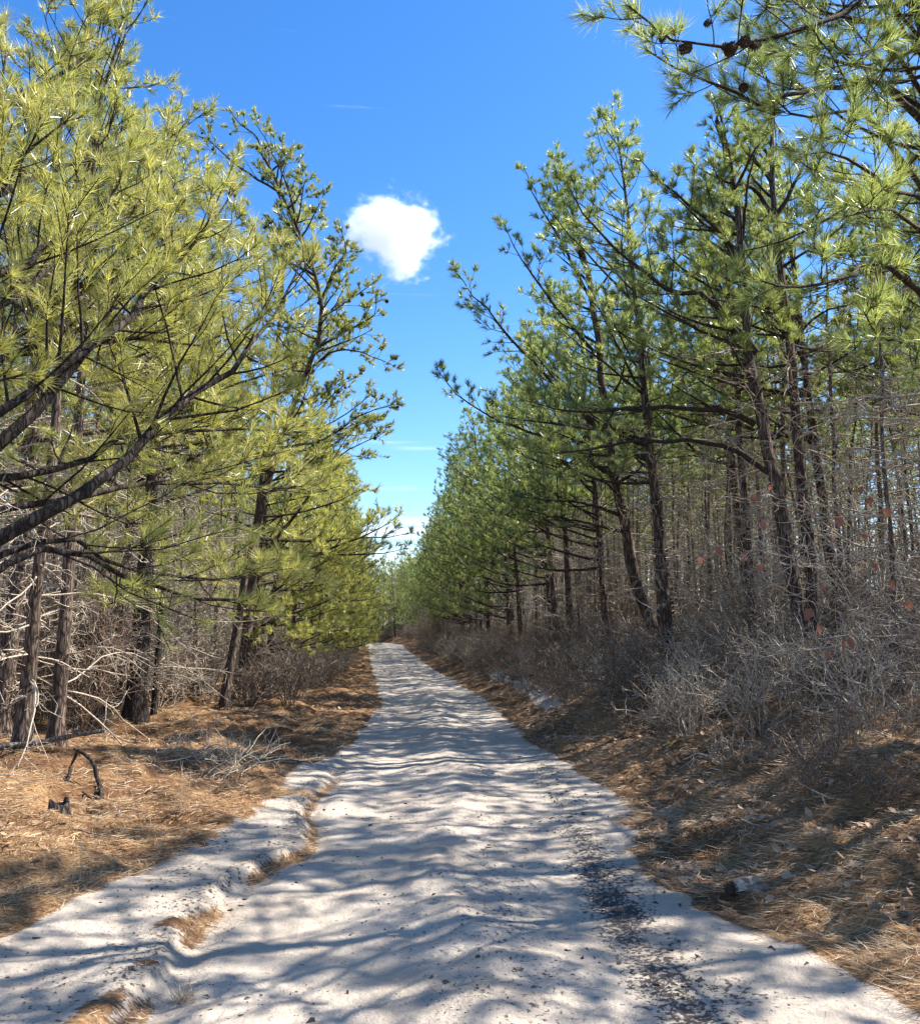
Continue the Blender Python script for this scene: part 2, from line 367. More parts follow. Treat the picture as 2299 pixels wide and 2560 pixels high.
def bare(limbs, lens, rng, wood, m=0, step=.16, sub=.5, start=.2, r=.0042, droop=-.2):
    """leafless twigs on limb paths"""
    idx = []; ts = []
    for i, L in enumerate(lens):
        m_ = max(2, int(L / step)); idx += [i] * m_; ts += list(start + (1 - start) * rng.random(m_))
    idx = np.array(idx); ts = np.array(ts); n = len(idx)
    p, tg = at(limbs, idx, ts); ang = np.radians(rng.uniform(35, 80, n))[:, None]
    d = tg * np.cos(ang) + sideways(tg, rng, .4) * np.sin(ang)
    L2 = sub * np.asarray(lens)[idx] * (1.1 - ts) * rng.uniform(.3, 1.2, n) + .08
    sec = grow(p, d, L2, 5, rng, droop, .42)
    V, Q = tubes(sec, taper(sec, np.full(n, r), np.full(n, r * .45)), 3); wood.add(V, Q, m=m)
    i2 = np.repeat(np.arange(n), 3); t2 = rng.random(len(i2)) * .8 + .2
    p2, g2 = at(sec, i2, t2); an = np.radians(rng.uniform(35, 75, len(i2)))[:, None]
    ter = grow(p2, g2 * np.cos(an) + sideways(g2, rng, .2) * np.sin(an), L2[i2] * .45 * rng.uniform(.4, 1.2, len(i2)) + .04, 4, rng, droop * .5, .5)
    V, Q = tubes(ter, taper(ter, np.full(len(i2), r * .62), np.full(len(i2), r * .35)), 3); wood.add(V, Q, m=m)

def pine(seed, H, R, lean=(0, 0), crown0=.45, spread=1.6, nlimb=34, k=24, nl=.105, nw=.0024, dead=16, barkm=None, needle=None, bend=.10, aim=None, sub=.42, step=.19, flat=.75, tips=None, deadlen=.9, shoots=(3, 5)):
    """meshes of one pine, base at the origin: trunk, branches, crown"""
    rng = np.random.default_rng(seed)
    n = 15
    z = np.linspace(-.25, H, n); wx = np.cumsum(rng.normal(0, bend, n)) * .25; wy = np.cumsum(rng.normal(0, bend, n)) * .25
    f = (z / H).clip(0, 1)
    tp = np.stack([lean[0] * f + (wx - wx[0]) * f, lean[1] * f + (wy - wy[0]) * f, z], 1)[None]
    rad = (R * (1 - .90 * f ** .9) * (1 + .55 * np.exp(-(z + .1) / .16).clip(0, 1.6)))[None]
    T = Geo(); V, Q = tubes(tp, rad, 10)
    V = V + rng.normal(0, R * .05, V.shape); T.add(V, Q)
    W = Geo(); C = Geo()
    # live limbs
    u = (np.arange(nlimb) + rng.random(nlimb) * .9) / nlimb; rel = u ** .85
    zt = crown0 + (1 - crown0) * rel * .985
    az = np.arange(nlimb) * 2.39996 + rng.normal(0, .5, nlimb)
    if aim is not None:                                           # limbs reach for the light over the road
        pull = rng.random(nlimb) < .55; az = np.where(pull, aim + rng.normal(0, .75, nlimb), az)
    p0, _ = at(tp, np.zeros(nlimb, int), (zt * H + .25) / (H + .25))
    L = spread * ((1 - rel) ** .75 * .85 + .22) * rng.uniform(.6, 1.15, nlimb)
    if aim is not None: L = L * (1 + .35 * np.cos(az - aim))
    el = np.radians(-2 + 55 * rel + rng.normal(0, 10, nlimb))
    d = np.stack([np.cos(az) * np.cos(el), np.sin(az) * np.cos(el), np.sin(el)], 1)
    lb = grow(p0, d, L, 8, rng, .45, .14)
    lr = np.clip(R * .30 * (L / spread) * (1 - .5 * rel), .008, .05)
    V, Q = tubes(lb, taper(lb, lr, np.full(nlimb, .004)), 5); W.add(V, Q, m=0)
    tp_ends = foliate(lb, L, lr, rng, W, C, k, nl, nw, .28, step, sub, flat, 0, shoots)
    # dead lower limbs
    if dead:
        zd = rng.uniform(.06, crown0 + .12, dead); az = rng.uniform(0, 6.283, dead)
        p0, _ = at(tp, np.zeros(dead, int), (zd * H + .25) / (H + .25))
        L = deadlen * rng.uniform(.35, 1.25, dead); el = rng.normal(.12, .25, dead)
        d = np.stack([np.cos(az) * np.cos(el), np.sin(az) * np.cos(el), np.sin(el)], 1)
        db = grow(p0, d, L, 7, rng, -.25, .25)
        V, Q = tubes(db, taper(db, np.full(dead, .012), np.full(dead, .005)), 4); W.add(V, Q, m=1)
        bare(db, L, rng, W, 1, .23, r=.006)
    nm = needle or NEEDLE
    return dict(trunk=T.mesh('trunk', [barkm or BARK]), branches=W.mesh('branches', [LIMB, TWIG]), crown=C.mesh('crown', [nm], smooth=False), ends=tp_ends, path=tp[0], H=H)

def plant(proto, x, y, rz=0, s=1.0, sz=None, label='', group=None, name='pine_tree', cat='tree', z=None, tilt=(0, 0)):
    o = thing(name, label, cat, (x, y, gz(x, y) if z is None else z), rz, group)
    o.scale = (s, s, sz or s); o.rotation_euler = (tilt[0], tilt[1], rz)
    for part in ('trunk', 'branches', 'crown'):
        if part in proto:
            c = obj(part, proto[part], o)
            if part != 'trunk': c['kind'] = 'stuff'
    return o

def shrub(seed, h=1.2, stems=8, r=.005, spread=.5, m=None, wob=.34, lev=2):
    rng = np.random.default_rng(seed); G = Geo()
    az = rng.uniform(0, 6.28, stems); lean = rng.uniform(.1, 1, stems) * spread
    p0 = np.stack([np.cos(az) * .08, np.sin(az) * .08, np.full(stems, -.06)], 1) * rng.uniform(.2, 1.6, (stems, 1)); p0[:, 2] = -.06
    d = np.stack([np.cos(az) * lean, np.sin(az) * lean, np.ones(stems)], 1); L = h * rng.uniform(.55, 1.15, stems)
    st = grow(p0, d, L, 8, rng, 0, wob)
    V, Q = tubes(st, taper(st, np.full(stems, r * 2.4), np.full(stems, r * 1.0)), 4); G.add(V, Q)
    bare(st, L, rng, G, 0, .13, .62, .15, r * 1.25, .15)
    return G.mesh('bare_shrub', [m or TWIG], smooth=True)

#==SCENE==
# ------------------------------------------------------------------ the ground: sand road and forest floor
def spaced(a, b, first, rate):
    out = [a]; s = first
    while out[-1] < b: out.append(out[-1] + s); s *= rate
    return out
ux = np.array(sorted(set([round(v, 4) for v in
    list(np.arange(-3.3, 3.3, .045)) + spaced(3.3, 300, .06, 1.09) + [-v for v in spaced(3.345, 300, .06, 1.09)]])))
yy = [-60, -40, -25, -15, -9, -5, -2, 0, 1, 1.8, 2.4, 2.8]
yv = 3.0; ys = []
while yv < 130: ys.append(yv); yv += max(.036, .0062 * yv)
yy = np.array(yy + ys + [140, 155, 180, 220, 300, 500])
U, YY = np.meshgrid(ux, yy)
XX = U + cen(YY)
ZZ = terrain(XX, YY)
L_, R_ = eL(YY), eR(YY)
wob = .22 * (fbm(XX * 2.2, YY * 2.2, 9, 3) - .5) + .10 * (fbm(XX * 9, YY * 9, 10, 2) - .5)
out_ = np.maximum(XX - R_, L_ - XX) + wob
lit = sstep(-.10, .14, out_)
near = sstep(12, 9, YY)
rn = fbm(XX * 2.5, YY * 1.6, 12, 3)
lit = np.maximum(lit, near * .62 * np.exp(-((XX - rut(YY) + .03 * 0 - .02 - .16 * (fbm(XX * 1.7, YY * 2.2, 4, 3) - .5)) / .085) ** 2) * sstep(.30, .46, rn))
lit = np.maximum(lit, near * .62 * sstep(.56, .66, fbm(XX * 2.1, YY * 2.6, 13, 3)) * sstep(-1.2, -1.5, XX))
lit = np.maximum(lit, .40 * sstep(.66, .8, fbm(XX * 1.7, YY * 2.6, 14, 3)) * sstep(3, 8, YY))
dRr = XX - R_
lit = lit - .5 * sstep(.50, .66, fbm(XX * 1.4, YY * 2.2, 15, 3)) * np.exp(-((dRr - .35) / .35) ** 2) * (YY < 9)
lit = lit - .95 * np.exp(-((dRr - .95 - .1 * np.sin(YY)) / .22) ** 2) * sstep(14, 17, YY) * sstep(33, 26, YY) * (fbm(XX, YY, 16, 2) > .35)
lit = lit - .9 * np.exp(-(((XX - 1.755) / .13) ** 2 + ((YY - 5.75) / .22) ** 2))
lit = np.clip(lit, 0, 1)
crumb = np.exp(-((XX - .92 - .05 * np.sin(YY * 2)) / .20) ** 2) * sstep(9, 6, YY) * (.35 + .75 * fbm(XX * 4, YY * 3, 18, 2)) + .45 * np.exp(-((XX - .95) / .25) ** 2) * sstep(20, 9, YY)
crumb = np.maximum(crumb, .42 * np.exp(-((XX - .3) / .5) ** 2) * sstep(16, 6, YY))
crumb = np.maximum(crumb, .75 * np.exp(-(((XX - 1.15) / .3) ** 2 + ((YY - 4.25) / .22) ** 2)))
crumb = np.maximum(crumb, .7 * np.exp(-((XX - rut(YY) + .12) / .12) ** 2) * near)
crumb = np.maximum(crumb, .5 * np.exp(-((XX + 1.75) / .2) ** 2) * near)
ny, nx = XX.shape
ids = np.arange(ny * nx).reshape(ny, nx)
quads = np.stack([ids[:-1, :-1], ids[:-1, 1:], ids[1:, 1:], ids[1:, :-1]], -1)
fo = (out_[:-1, :-1] + out_[1:, 1:] + out_[:-1, 1:] + out_[1:, :-1]) / 4
isroad = fo < 0.0
PV = np.stack([XX, YY, ZZ], -1).reshape(-1, 3)
def sheet(name, mask, label):
    q = quads[mask].reshape(-1, 4); used = np.unique(q); mp = np.full(len(PV), -1); mp[used] = np.arange(len(used))
    g = Geo(); g.add(PV[used], Q=mp[q])
    me = g.mesh(name, [GROUND], attrs=dict(litter=lit.reshape(-1)[used], crumb=crumb.reshape(-1)[used]))
    return obj(name, me, kind='structure', label=label)
sheet('sand_road', isroad, 'pale rutted sand road running away between the pines')
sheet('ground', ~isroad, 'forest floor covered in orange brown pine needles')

# ------------------------------------------------------------------ cloud
def cloud():
    rng = np.random.default_rng(3)
    c = P(984, 586, 520.0)
    import bmesh
    bm = bmesh.new(); bmesh.ops.create_icosphere(bm, subdivisions=4, radius=1.0)
    me = bpy.data.meshes.new('cloud'); bm.to_mesh(me); bm.free()
    m, t, out = mat('cloud_vapour')
    tc = N(t, 'ShaderNodeTexCoord')
    ln = N(t, 'ShaderNodeVectorMath', operation='LENGTH'); t.links.new(tc.outputs['Object'], ln.inputs[0])
    n1 = N(t, 'ShaderNodeTexNoise'); n1.inputs['Scale'].default_value = 1.7; n1.inputs['Detail'].default_value = 9; n1.inputs['Roughness'].default_value = .68
    mp = N(t, 'ShaderNodeMapping'); mp.inputs['Location'].default_value = (4.3, 2.1, 7.7); t.links.new(tc.outputs['Object'], mp.inputs[0]); t.links.new(mp.outputs[0], n1.inputs['Vector'])
    a = N(t, 'ShaderNodeMath', operation='MULTIPLY_ADD'); t.links.new(n1.outputs[0], a.inputs[0]); a.inputs[1].default_value = 2.5; a.inputs[2].default_value = -.56
    s = N(t, 'ShaderNodeMath', operation='SUBTRACT'); t.links.new(a.outputs[0], s.inputs[0]); t.links.new(ln.outputs['Value'], s.inputs[1])
    r = N(t, 'ShaderNodeMapRange', interpolation_type='SMOOTHSTEP'); r.inputs[1].default_value = 0.0; r.inputs[2].default_value = .40; r.inputs[4].default_value = .15; t.links.new(s.outputs[0], r.inputs[0])
    v = N(t, 'ShaderNodeVolumePrincipled'); v.inputs['Color'].default_value = (1, 1, 1, 1); v.inputs['Anisotropy'].default_value = .1
    t.links.new(r.outputs[0], v.inputs['Density']); t.links.new(v.outputs[0], out.inputs['Volume'])
    me.materials.append(m)
    o = obj('cloud', me, loc=tuple(c)); o.scale = (40, 32, 33)
    tag(o, 'small white puffy cloud alone in the blue sky over the road', 'cloud'); o['kind'] = 'thing'
cloud()

# ------------------------------------------------------------------ big pines whose limbs the photograph shows one by one
def smooth_path(pts, n, rng, jit=.012):
    p = np.asarray(pts, float); m = len(p)
    seg = np.linalg.norm(np.diff(p, axis=0), axis=1); s = np.concatenate([[0], np.cumsum(seg)]); s /= s[-1]
    t = np.linspace(0, 1, n); res = []
    for x in t:
        i = min(np.searchsorted(s, x, 'right') - 1, m - 2); f = (x - s[i]) / max(s[i + 1] - s[i], 1e-6)
        a, b, c, d = p[max(i - 1, 0)], p[i], p[i + 1], p[min(i + 2, m - 1)]
        res.append(.5 * ((2 * b) + (c - a) * f + (2 * a - 5 * b + 4 * c - d) * f * f + (3 * b - a - 3 * c + d) * f ** 3))
    r = np.array(res); r[1:-1] += rng.normal(0, jit, r[1:-1].shape) * seg.sum() / 3
    return r, seg.sum()

CONES = []
def cone_mesh():
    rng = np.random.default_rng(8); G = Geo(); n = 46
    for i in range(n):
        f = i / n; a = i * 2.39996; rr = math.sin(math.pi * (.12 + .80 * f)) * .5; z = f
        o = np.array([math.cos(a), math.sin(a), 0]); s = np.array([-math.sin(a), math.cos(a), 0])
        b = np.array([0, 0, z]) + o * rr * .25; tpt = np.array([0, 0, z + .10]) + o * (rr * 1.05)
        w = .13 * (.4 + rr)
        V = [b - s * w * .5, b + s * w * .5, tpt + s * w, tpt + o * .05 + np.array([0, 0, .05]), tpt - s * w, tpt - np.array([0, 0, .06])]
        G.add(V, T=[[0, 1, 2], [0, 2, 3], [0, 3, 4], [0, 5, 1], [1, 5, 2], [4, 5, 0], [2, 5, 3], [3, 5, 4]], tint=rng.random())
    core = grow(np.array([[0, 0, 0.]]), np.array([[0, 0, 1.]]), np.array([1.0]), 6, rng, 0, 0)
    V, Q = tubes(core, np.array([[.05, .24, .34, .34, .22, .03]]), 6); G.add(V, Q)
    return G.mesh('cone', [CONE], smooth=False)
CONE_ME = cone_mesh()
def add_cones(parent, origin, pts, size, rng):
    for p in pts:
        c = obj('cone', CONE_ME, parent, loc=tuple(np.asarray(p) - origin))
        s = size * rng.uniform(.75, 1.2); c.scale = (s * .95, s * .95, s)
        c.rotation_euler = (rng.uniform(1.2, 2.9), rng.uniform(-.5, .5), rng.uniform(0, 6.28))

def hero(seed, label, trunk, r0, r1, limbs, k=50, nl=.11, nw=.0016, needle=None, step=.15, sub=.42, barkm=None, auto=None, group=None, flat=.75, cones=None, shoots=(3, 5), dead=None, limbm=None):
    rng = np.random.default_rng(seed)
    tp, TL = smooth_path(trunk, 18, rng, .004); base = tp[0].copy(); base[2] = gz(base[0], base[1])
    root = thing('pine_tree', label, 'tree', tuple(base), 0, group)
    n = len(tp); f = np.linspace(0, 1, n); rad = (r0 * (1 - f) + r1 * f) * (1 + .5 * np.exp(-f / .03))
    G = Geo(); V, Q = tubes(tp[None], rad[None], 12); V = V + rng.normal(0, r0 * .05, V.shape); G.add(V - base, Q)
    obj('trunk', G.mesh('trunk', [barkm or BARK]), root)
    C = Geo(); ends = []
    for li in limbs:
        pts, lr = li[0], li[1]; st = li[2] if len(li) > 2 else .3; sb = li[3] if len(li) > 3 else sub
        lp, LL = smooth_path(pts, 14, rng)
        W = Geo(); V, Q = tubes(lp[None], taper(lp[None], [lr], [.0045]), 8); W.add(V, Q)
        e = foliate(lp[None], [LL], [lr], rng, W, C, k, nl, nw, st, step, sb, flat, 0, shoots)
        if len(li) > 4: bare(lp[None], [LL * .5], rng, W, 1, .07)
        ends.append(e)
        obj('limb', W.mesh('limb', [limbm or LIMB, TWIG], origin=base), root)
    if auto:
        m, z0, z1, spread, aim = auto
        t = z0 + (z1 - z0) * (np.arange(m) + rng.random(m)) / m; p0, _ = at(tp[None], np.zeros(m, int), t)
        az = np.where(rng.random(m) < .4, aim + rng.normal(0, .8, m), rng.uniform(0, 6.28, m)); rel = (t - z0) / (1 - z0)
        el = np.radians(5 + 45 * rel + rng.normal(0, 10, m)); L = spread * (1.1 - rel * .8) * rng.uniform(.6, 1.1, m)
        lb = grow(p0, np.stack([np.cos(az) * np.cos(el), np.sin(az) * np.cos(el), np.sin(el)], 1), L, 9, rng, .4, .15)
        W = Geo(); lr = np.full(m, r0 * .25); V, Q = tubes(lb, taper(lb, lr, np.full(m, .005)), 6); W.add(V, Q)
        ends.append(foliate(lb, L, lr, rng, W, C, k, nl, nw, .3, step, sub, flat, 0, shoots))
        b = obj('branches', W.mesh('branches', [LIMB, TWIG], origin=base), root); b['kind'] = 'stuff'
    if dead:
        m, z0, z1, dl = dead
        t = rng.uniform(z0, z1, m); p0, _ = at(tp[None], np.zeros(m, int), t); az = rng.uniform(0, 6.28, m); el = rng.normal(.1, .25, m)
        db = grow(p0, np.stack([np.cos(az) * np.cos(el), np.sin(az) * np.cos(el), np.sin(el)], 1), dl * rng.uniform(.4, 1.2, m), 8, rng, -.2, .25)
        W = Geo(); V, Q = tubes(db, taper(db, np.full(m, .012), np.full(m, .004)), 4); W.add(V, Q, m=1); bare(db, np.full(m, dl), rng, W, 1, .12)
        b = obj('dead_branches', W.mesh('dead_branches', [LIMB, TWIG], origin=base), root); b['kind'] = 'stuff'
    c = obj('crown', C.mesh('crown', [needle or NEEDLE], smooth=False, origin=base), root); c['kind'] = 'stuff'
    E = np.concatenate(ends)
    if cones:
        cn, sz = cones
        sel = E[rng.choice(len(E), cn, replace=False)]
        add_cones(root, base, sel - np.array([0, 0, .03]), sz, rng)
    return root, base, rng

def W(*a): return [P(*x) for x in a]
g0 = lambda x, y: np.array([x, y, gz(x, y) - .1])

# nearest pine, trunk just outside the left edge, ascending limbs across the picture, their shade painted as dark bark
tb = np.array([-3.25, 4.1, gz(-3.25, 4.1) - .1]); 
def tz(z): return np.array([-3.25 + .02 * z, 4.1 + .02 * z, z])
hero(21, 'near pine at the left edge with long shaded ascending limbs and yellow green needles', [tb, tz(1), tz(2), tz(3), tz(4), tz(4.6), tz(5.2)], .085, .02, [
    ([tz(1.45)] + W((0, 1330, 4.3), (150, 1262, 4.5), (330, 1130, 4.8), (455, 1000, 5.1), (545, 940, 5.3), (650, 830, 5.7), (760, 640, 6.1)), .047, .45),
    ([tz(1.75)] + W((0, 1110, 4.3), (110, 1000, 4.5), (205, 880, 4.7), (300, 815, 4.9), (400, 700, 5.2), (520, 560, 5.5), (590, 470, 5.7)), .045, .40),
    ([tz(1.85)] + W((0, 1040, 4.2), (90, 970, 4.4), (180, 900, 4.6), (280, 850, 4.9), (420, 860, 5.3), (560, 870, 5.7)), .036, .34),
    ([tz(1.2)] + W((0, 1430, 4.3), (120, 1375, 4.5), (250, 1410, 4.8), (420, 1480, 5.2), (600, 1500, 5.6), (740, 1440, 5.9)), .028, .45, .40),
    ([tz(1.3)] + W((0, 1385, 4.5), (100, 1355, 4.7), (200, 1350, 5.0), (330, 1420, 5.3), (520, 1440, 5.6), (700, 1430, 6.0)), .024, .45, .38),
    ([tz(3.1)] + W((0, 690, 4.3), (120, 610, 4.6), (250, 520, 4.9), (330, 400, 5.2)), .030, .30),
    ([tz(3.9)] + W((0, 258, 4.5), (60, 225, 4.6), (140, 180, 4.7), (195, 155, 4.8), (250, 110, 4.9), (300, 75, 5.0)), .026, .45, .26),
    ([tz(3.0)] + W((0, 850, 4.6), (150, 740, 5.0), (330, 640, 5.5), (480, 470, 6.0)), .030, .28),
    ([tz(3.4)] + W((0, 480, 4.6), (110, 430, 5.0), (230, 400, 5.4), (330, 345, 5.8)), .024, .28),
    ([tz(2.4)] + W((0, 900, 5.0), (220, 820, 5.5), (450, 760, 6.1), (650, 640, 6.8)), .030, .28),
    ([tz(2.3)] + W((120, 1180, 5.2), (330, 1090, 5.8), (560, 1070, 6.4), (760, 1080, 7.0)), .030, .25),
    ([tz(2.0)] + W((200, 1240, 5.3), (460, 1200, 6.0), (680, 1220, 6.6), (830, 1200, 7.2)), .028, .32),
    ([tz(4.0)] + W((-60, 360, 4.4), (0, 250, 4.6), (15, 120, 4.8)), .018, .5, .25),
    ([tz(3.7)] + W((-40, 500, 4.2), (60, 380, 4.2), (170, 300, 4.3)), .020, .2),
    ([tz(2.9)] + W((0, 760, 5.0), (200, 600, 5.6), (380, 480, 6.1), (420, 370, 6.4)), .024, .3),
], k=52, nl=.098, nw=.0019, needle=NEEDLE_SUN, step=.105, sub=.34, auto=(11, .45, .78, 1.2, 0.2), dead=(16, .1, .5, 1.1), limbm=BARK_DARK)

# the leaning pine full of cones that makes the left skyline
hero(22, 'leaning pine with short needle tufts and many dark cones against the sky on the left', W((560, 1775, 16), (620, 1400, 16), (700, 1120, 15.8), (765, 930, 15.6), (800, 820, 15.4), (790, 690, 15.2), (720, 520, 15), (640, 360, 14.8)), .075, .02, [
    (W((795, 760, 15.3), (850, 660, 15), (865, 620, 14.7), (850, 570, 14.6)), .03, .2, .4),
    (W((790, 870, 15.5), (860, 830, 15), (930, 790, 14.6), (940, 750, 14.4)), .03, .2, .4),
    (W((760, 940, 15.6), (830, 880, 15.2), (900, 880, 14.8), (985, 915, 14.5)), .025, .35, .24),
    (W((700, 1120, 15.8), (800, 1100, 15.4), (900, 1040, 15), (980, 1010, 14.6)), .03, .2, .4),
    (W((790, 690, 15.2), (700, 640, 15.5), (610, 560, 15.8), (560, 470, 16)), .03, .2, .4),
    (W((720, 520, 15), (740, 500, 14.6), (765, 450, 14.3)), .02, .2, .45),
    (W((700, 480, 15), (600, 420, 15), (520, 350, 15), (450, 330, 15)), .025, .2, .4),
    (W((660, 400, 15), (640, 340, 14.9), (600, 310, 14.8), (575, 275, 14.8)), .02, .2, .45),
    (W((740, 560, 15), (720, 470, 14.6), (680, 380, 14.3), (640, 310, 14.1)), .02, .2, .45),
    (W((750, 980, 15.7), (660, 900, 16), (560, 830, 16.4)), .03, .2, .4),
    (W((680, 1180, 15.8), (800, 1170, 15.3), (880, 1120, 15), (960, 1080, 14.7)), .025, .2, .4),
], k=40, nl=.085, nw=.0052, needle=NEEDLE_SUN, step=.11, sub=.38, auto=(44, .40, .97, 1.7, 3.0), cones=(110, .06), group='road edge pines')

# right edge pine with the cone-laden branch in the top corner
def tr(z): return np.array([3.42 + .0 * z, 6.1, z])
r_root, r_base, r_rng = hero(23, 'near pine at the right edge with cone laden branch crossing the top corner', [tr(gz(3.42, 6.1) - .1), tr(1.2), tr(2.5), tr(4), tr(5.5), tr(7), tr(8.6)], .064, .025, [
    ([tr(5.0)] + W((2250, -120, 5.5), (2160, -15, 5.1), (2065, 58, 4.8), (1900, 90, 4.6), (1780, 108, 4.5), (1700, 112, 4.45), (1650, 95, 4.4), (1600, 45, 4.35), (1568, 12, 4.3)), .034, .50, .24),
    ([tr(5.1)] + W((2200, 205, 5.8), (2080, 212, 5.5), (1960, 250, 5.2), (1850, 240, 5.0), (1740, 190, 4.8), (1650, 145, 4.7), (1610, 120, 4.65)), .026, .42, .24),
    ([tr(4.5)] + W((2200, 330, 5.8), (2120, 280, 5.4), (2020, 300, 5.1), (1940, 250, 4.9)), .022, .3, .34),
    ([tr(3.7)] + W((2210, 660, 5.5), (2110, 690, 5.2), (2010, 715, 5.0), (1900, 700, 4.8)), .024, .45, .24),
    ([tr(4.6)] + W((2230, 470, 5.2), (2150, 420, 4.9), (2060, 380, 4.7), (1990, 400, 4.5)), .02, .3, .3),
    ([tr(5.8)] + W((2200, 60, 6.0), (2100, 40, 5.6), (1990, 0, 5.3)), .022, .3, .34),
    ([tr(5.3)] + W((2240, 130, 5.6), (2180, 120, 5.2), (2120, 160, 4.9), (2080, 100, 4.7)), .02, .25, .34),
    ([tr(4.2)] + W((2280, 560, 5.2), (2200, 520, 4.9), (2110, 540, 4.6)), .018, .3, .3),
    ([tr(3.3)] + W((2270, 860, 5.2), (2200, 840, 4.9), (2160, 780, 4.7)), .016, .4, .28),
], k=54, nl=.12, nw=.0020, needle=NEEDLE_SHADE, step=.15, auto=(34, .55, .97, 1.9, 3.4), dead=(14, .12, .55, 1.2))
add_cones(r_root, r_base, W((1651, 106, 4.42), (1700, 108, 4.46), (1712, 118, 4.46), (1803, 116, 4.52), (1822, 118, 4.53), (1855, 108, 4.56), (1872, 112, 4.58), (1757, 60, 4.5), (1859, 215, 5.0), (1926, 250, 5.1), (1818, 112, 4.5)), .055, r_rng)

# mid-distance pines on the right with long arched limbs
hero(24, 'dark trunked pine behind the roadside brush on the right leaning left with arched limbs', [g0(4.75, 12.3)] + W((1990, 1500, 12.3), (1945, 1250, 12.3), (1895, 1010, 12.3), (1868, 860, 12.3), (1850, 640, 12.3), (1830, 420, 12.3), (1790, 300, 12.3)), .115, .03, [
    (W((1885, 1060, 12.3), (1820, 1030, 12.2), (1700, 1020, 12), (1560, 1022, 11.7), (1440, 1030, 11.4), (1300, 1000, 11)), .045, .5, .25),
    (W((1930, 1190, 12.3), (1850, 1130, 12.2), (1740, 1105, 12), (1600, 1105, 11.8), (1450, 1130, 11.5), (1330, 1130, 11.2)), .04, .5, .25),
    (W((1890, 880, 12.3), (1760, 740, 12), (1680, 730, 11.8), (1560, 640, 11.5), (1450, 520, 11.2), (1400, 430, 11)), .05, .35, .3),
    (W((1860, 700, 12.3), (1780, 560, 12), (1680, 480, 11.6), (1600, 400, 11.2)), .04, .3, .35),
    (W((1855, 600, 12.3), (1870, 450, 12), (1900, 350, 11.8)), .03, .3, .4),
], k=38, nl=.12, nw=.0038, needle=NEEDLE, barkm=BARK, step=.14, auto=(26, .5, .97, 2.0, 3.3), dead=(14, .15, .6, 1.4), group='road edge pines')
hero(25, 'taller straight pine beside the leaning one on the right with a fork high up', [g0(5.0, 12.8)] + W((2030, 1500, 12.8), (2005, 1250, 12.8), (1985, 1000, 12.8), (1965, 760, 12.8), (1935, 560, 12.8), (1930, 380, 12.8), (1920, 200, 12.8)), .10, .025, [
    (W((1935, 545, 12.8), (1880, 470, 12.6), (1800, 450, 12.3), (1720, 400, 12)), .04, .2, .4),
    (W((1940, 540, 12.8), (2000, 430, 12.8), (2040, 310, 12.8)), .04, .2, .4),
    (W((1975, 850, 12.8), (2060, 780, 12.6), (2150, 760, 12.4)), .03, .4, .3),
], k=38, nl=.12, nw=.0038, needle=NEEDLE, step=.14, auto=(26, .5, .97, 1.7, 3.1), dead=(18, .15, .6, 1.5), group='road edge pines')
hero(26, 'pine with sunlit lower bark half way along the right bank, limbs reaching over the road', [g0(4.2, 17.5)] + W((1590, 1470, 17.5), (1565, 1330, 17.5), (1535, 1180, 17.5), (1515, 1050, 17.5), (1500, 900, 17.4), (1470, 700, 17.2), (1440, 560, 17), (1400, 400, 17)), .13, .03, [
    (W((1515, 1080, 17.5), (1420, 1000, 17.2), (1330, 900, 16.8), (1240, 800, 16.4), (1170, 720, 16), (1130, 670, 15.8)), .05, .38, .26),
    (W((1530, 1190, 17.5), (1400, 1110, 17.2), (1280, 1060, 16.8), (1170, 1010, 16.4), (1090, 920, 16)), .045, .45, .2),
    (W((1550, 1290, 17.5), (1470, 1260, 17.2), (1380, 1250, 17), (1280, 1240, 16.6)), .04, .35, .3),
    (W((1560, 1330, 17.5), (1480, 1310, 17.2), (1380, 1290, 17), (1300, 1270, 16.7)), .035, .4, .3),
    (W((1500, 900, 17.4), (1400, 780, 17), (1300, 640, 16.6), (1260, 560, 16.3)), .04, .3, .3),
    (W((1480, 760, 17.3), (1400, 600, 17), (1330, 480, 16.7), (1310, 420, 16.5)), .04, .3, .32),
    (W((1460, 660, 17.2), (1400, 500, 17), (1380, 390, 16.8)), .03, .3, .35),
], k=38, nl=.125, nw=.0046, needle=NEEDLE_SHADE, step=.14, auto=(30, .35, .97, 2.1, 3.2), dead=(14, .1, .5, 1.4), group='road edge pines')

# ------------------------------------------------------------------ kinds of pine for the woods
PR = {}
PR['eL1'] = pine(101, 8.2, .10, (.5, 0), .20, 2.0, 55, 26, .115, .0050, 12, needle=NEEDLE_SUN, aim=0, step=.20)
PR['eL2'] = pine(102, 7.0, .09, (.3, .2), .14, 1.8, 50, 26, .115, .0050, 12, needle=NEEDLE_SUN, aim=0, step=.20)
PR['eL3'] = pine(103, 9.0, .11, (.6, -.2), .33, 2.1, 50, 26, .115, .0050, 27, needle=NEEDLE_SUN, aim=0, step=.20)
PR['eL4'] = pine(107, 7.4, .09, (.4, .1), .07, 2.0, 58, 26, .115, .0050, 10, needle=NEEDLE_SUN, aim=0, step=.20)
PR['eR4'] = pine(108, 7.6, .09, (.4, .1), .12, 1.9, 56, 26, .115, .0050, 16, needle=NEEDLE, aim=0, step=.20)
PR['eR1'] = pine(104, 8.4, .10, (.5, 0), .34, 2.0, 52, 26, .115, .0050, 30, needle=NEEDLE_SHADE, aim=0, step=.20)
PR['eR2'] = pine(105, 7.6, .09, (.3, .3), .24, 1.8, 52, 26, .115, .0050, 30, needle=NEEDLE_SHADE, aim=0, step=.20)
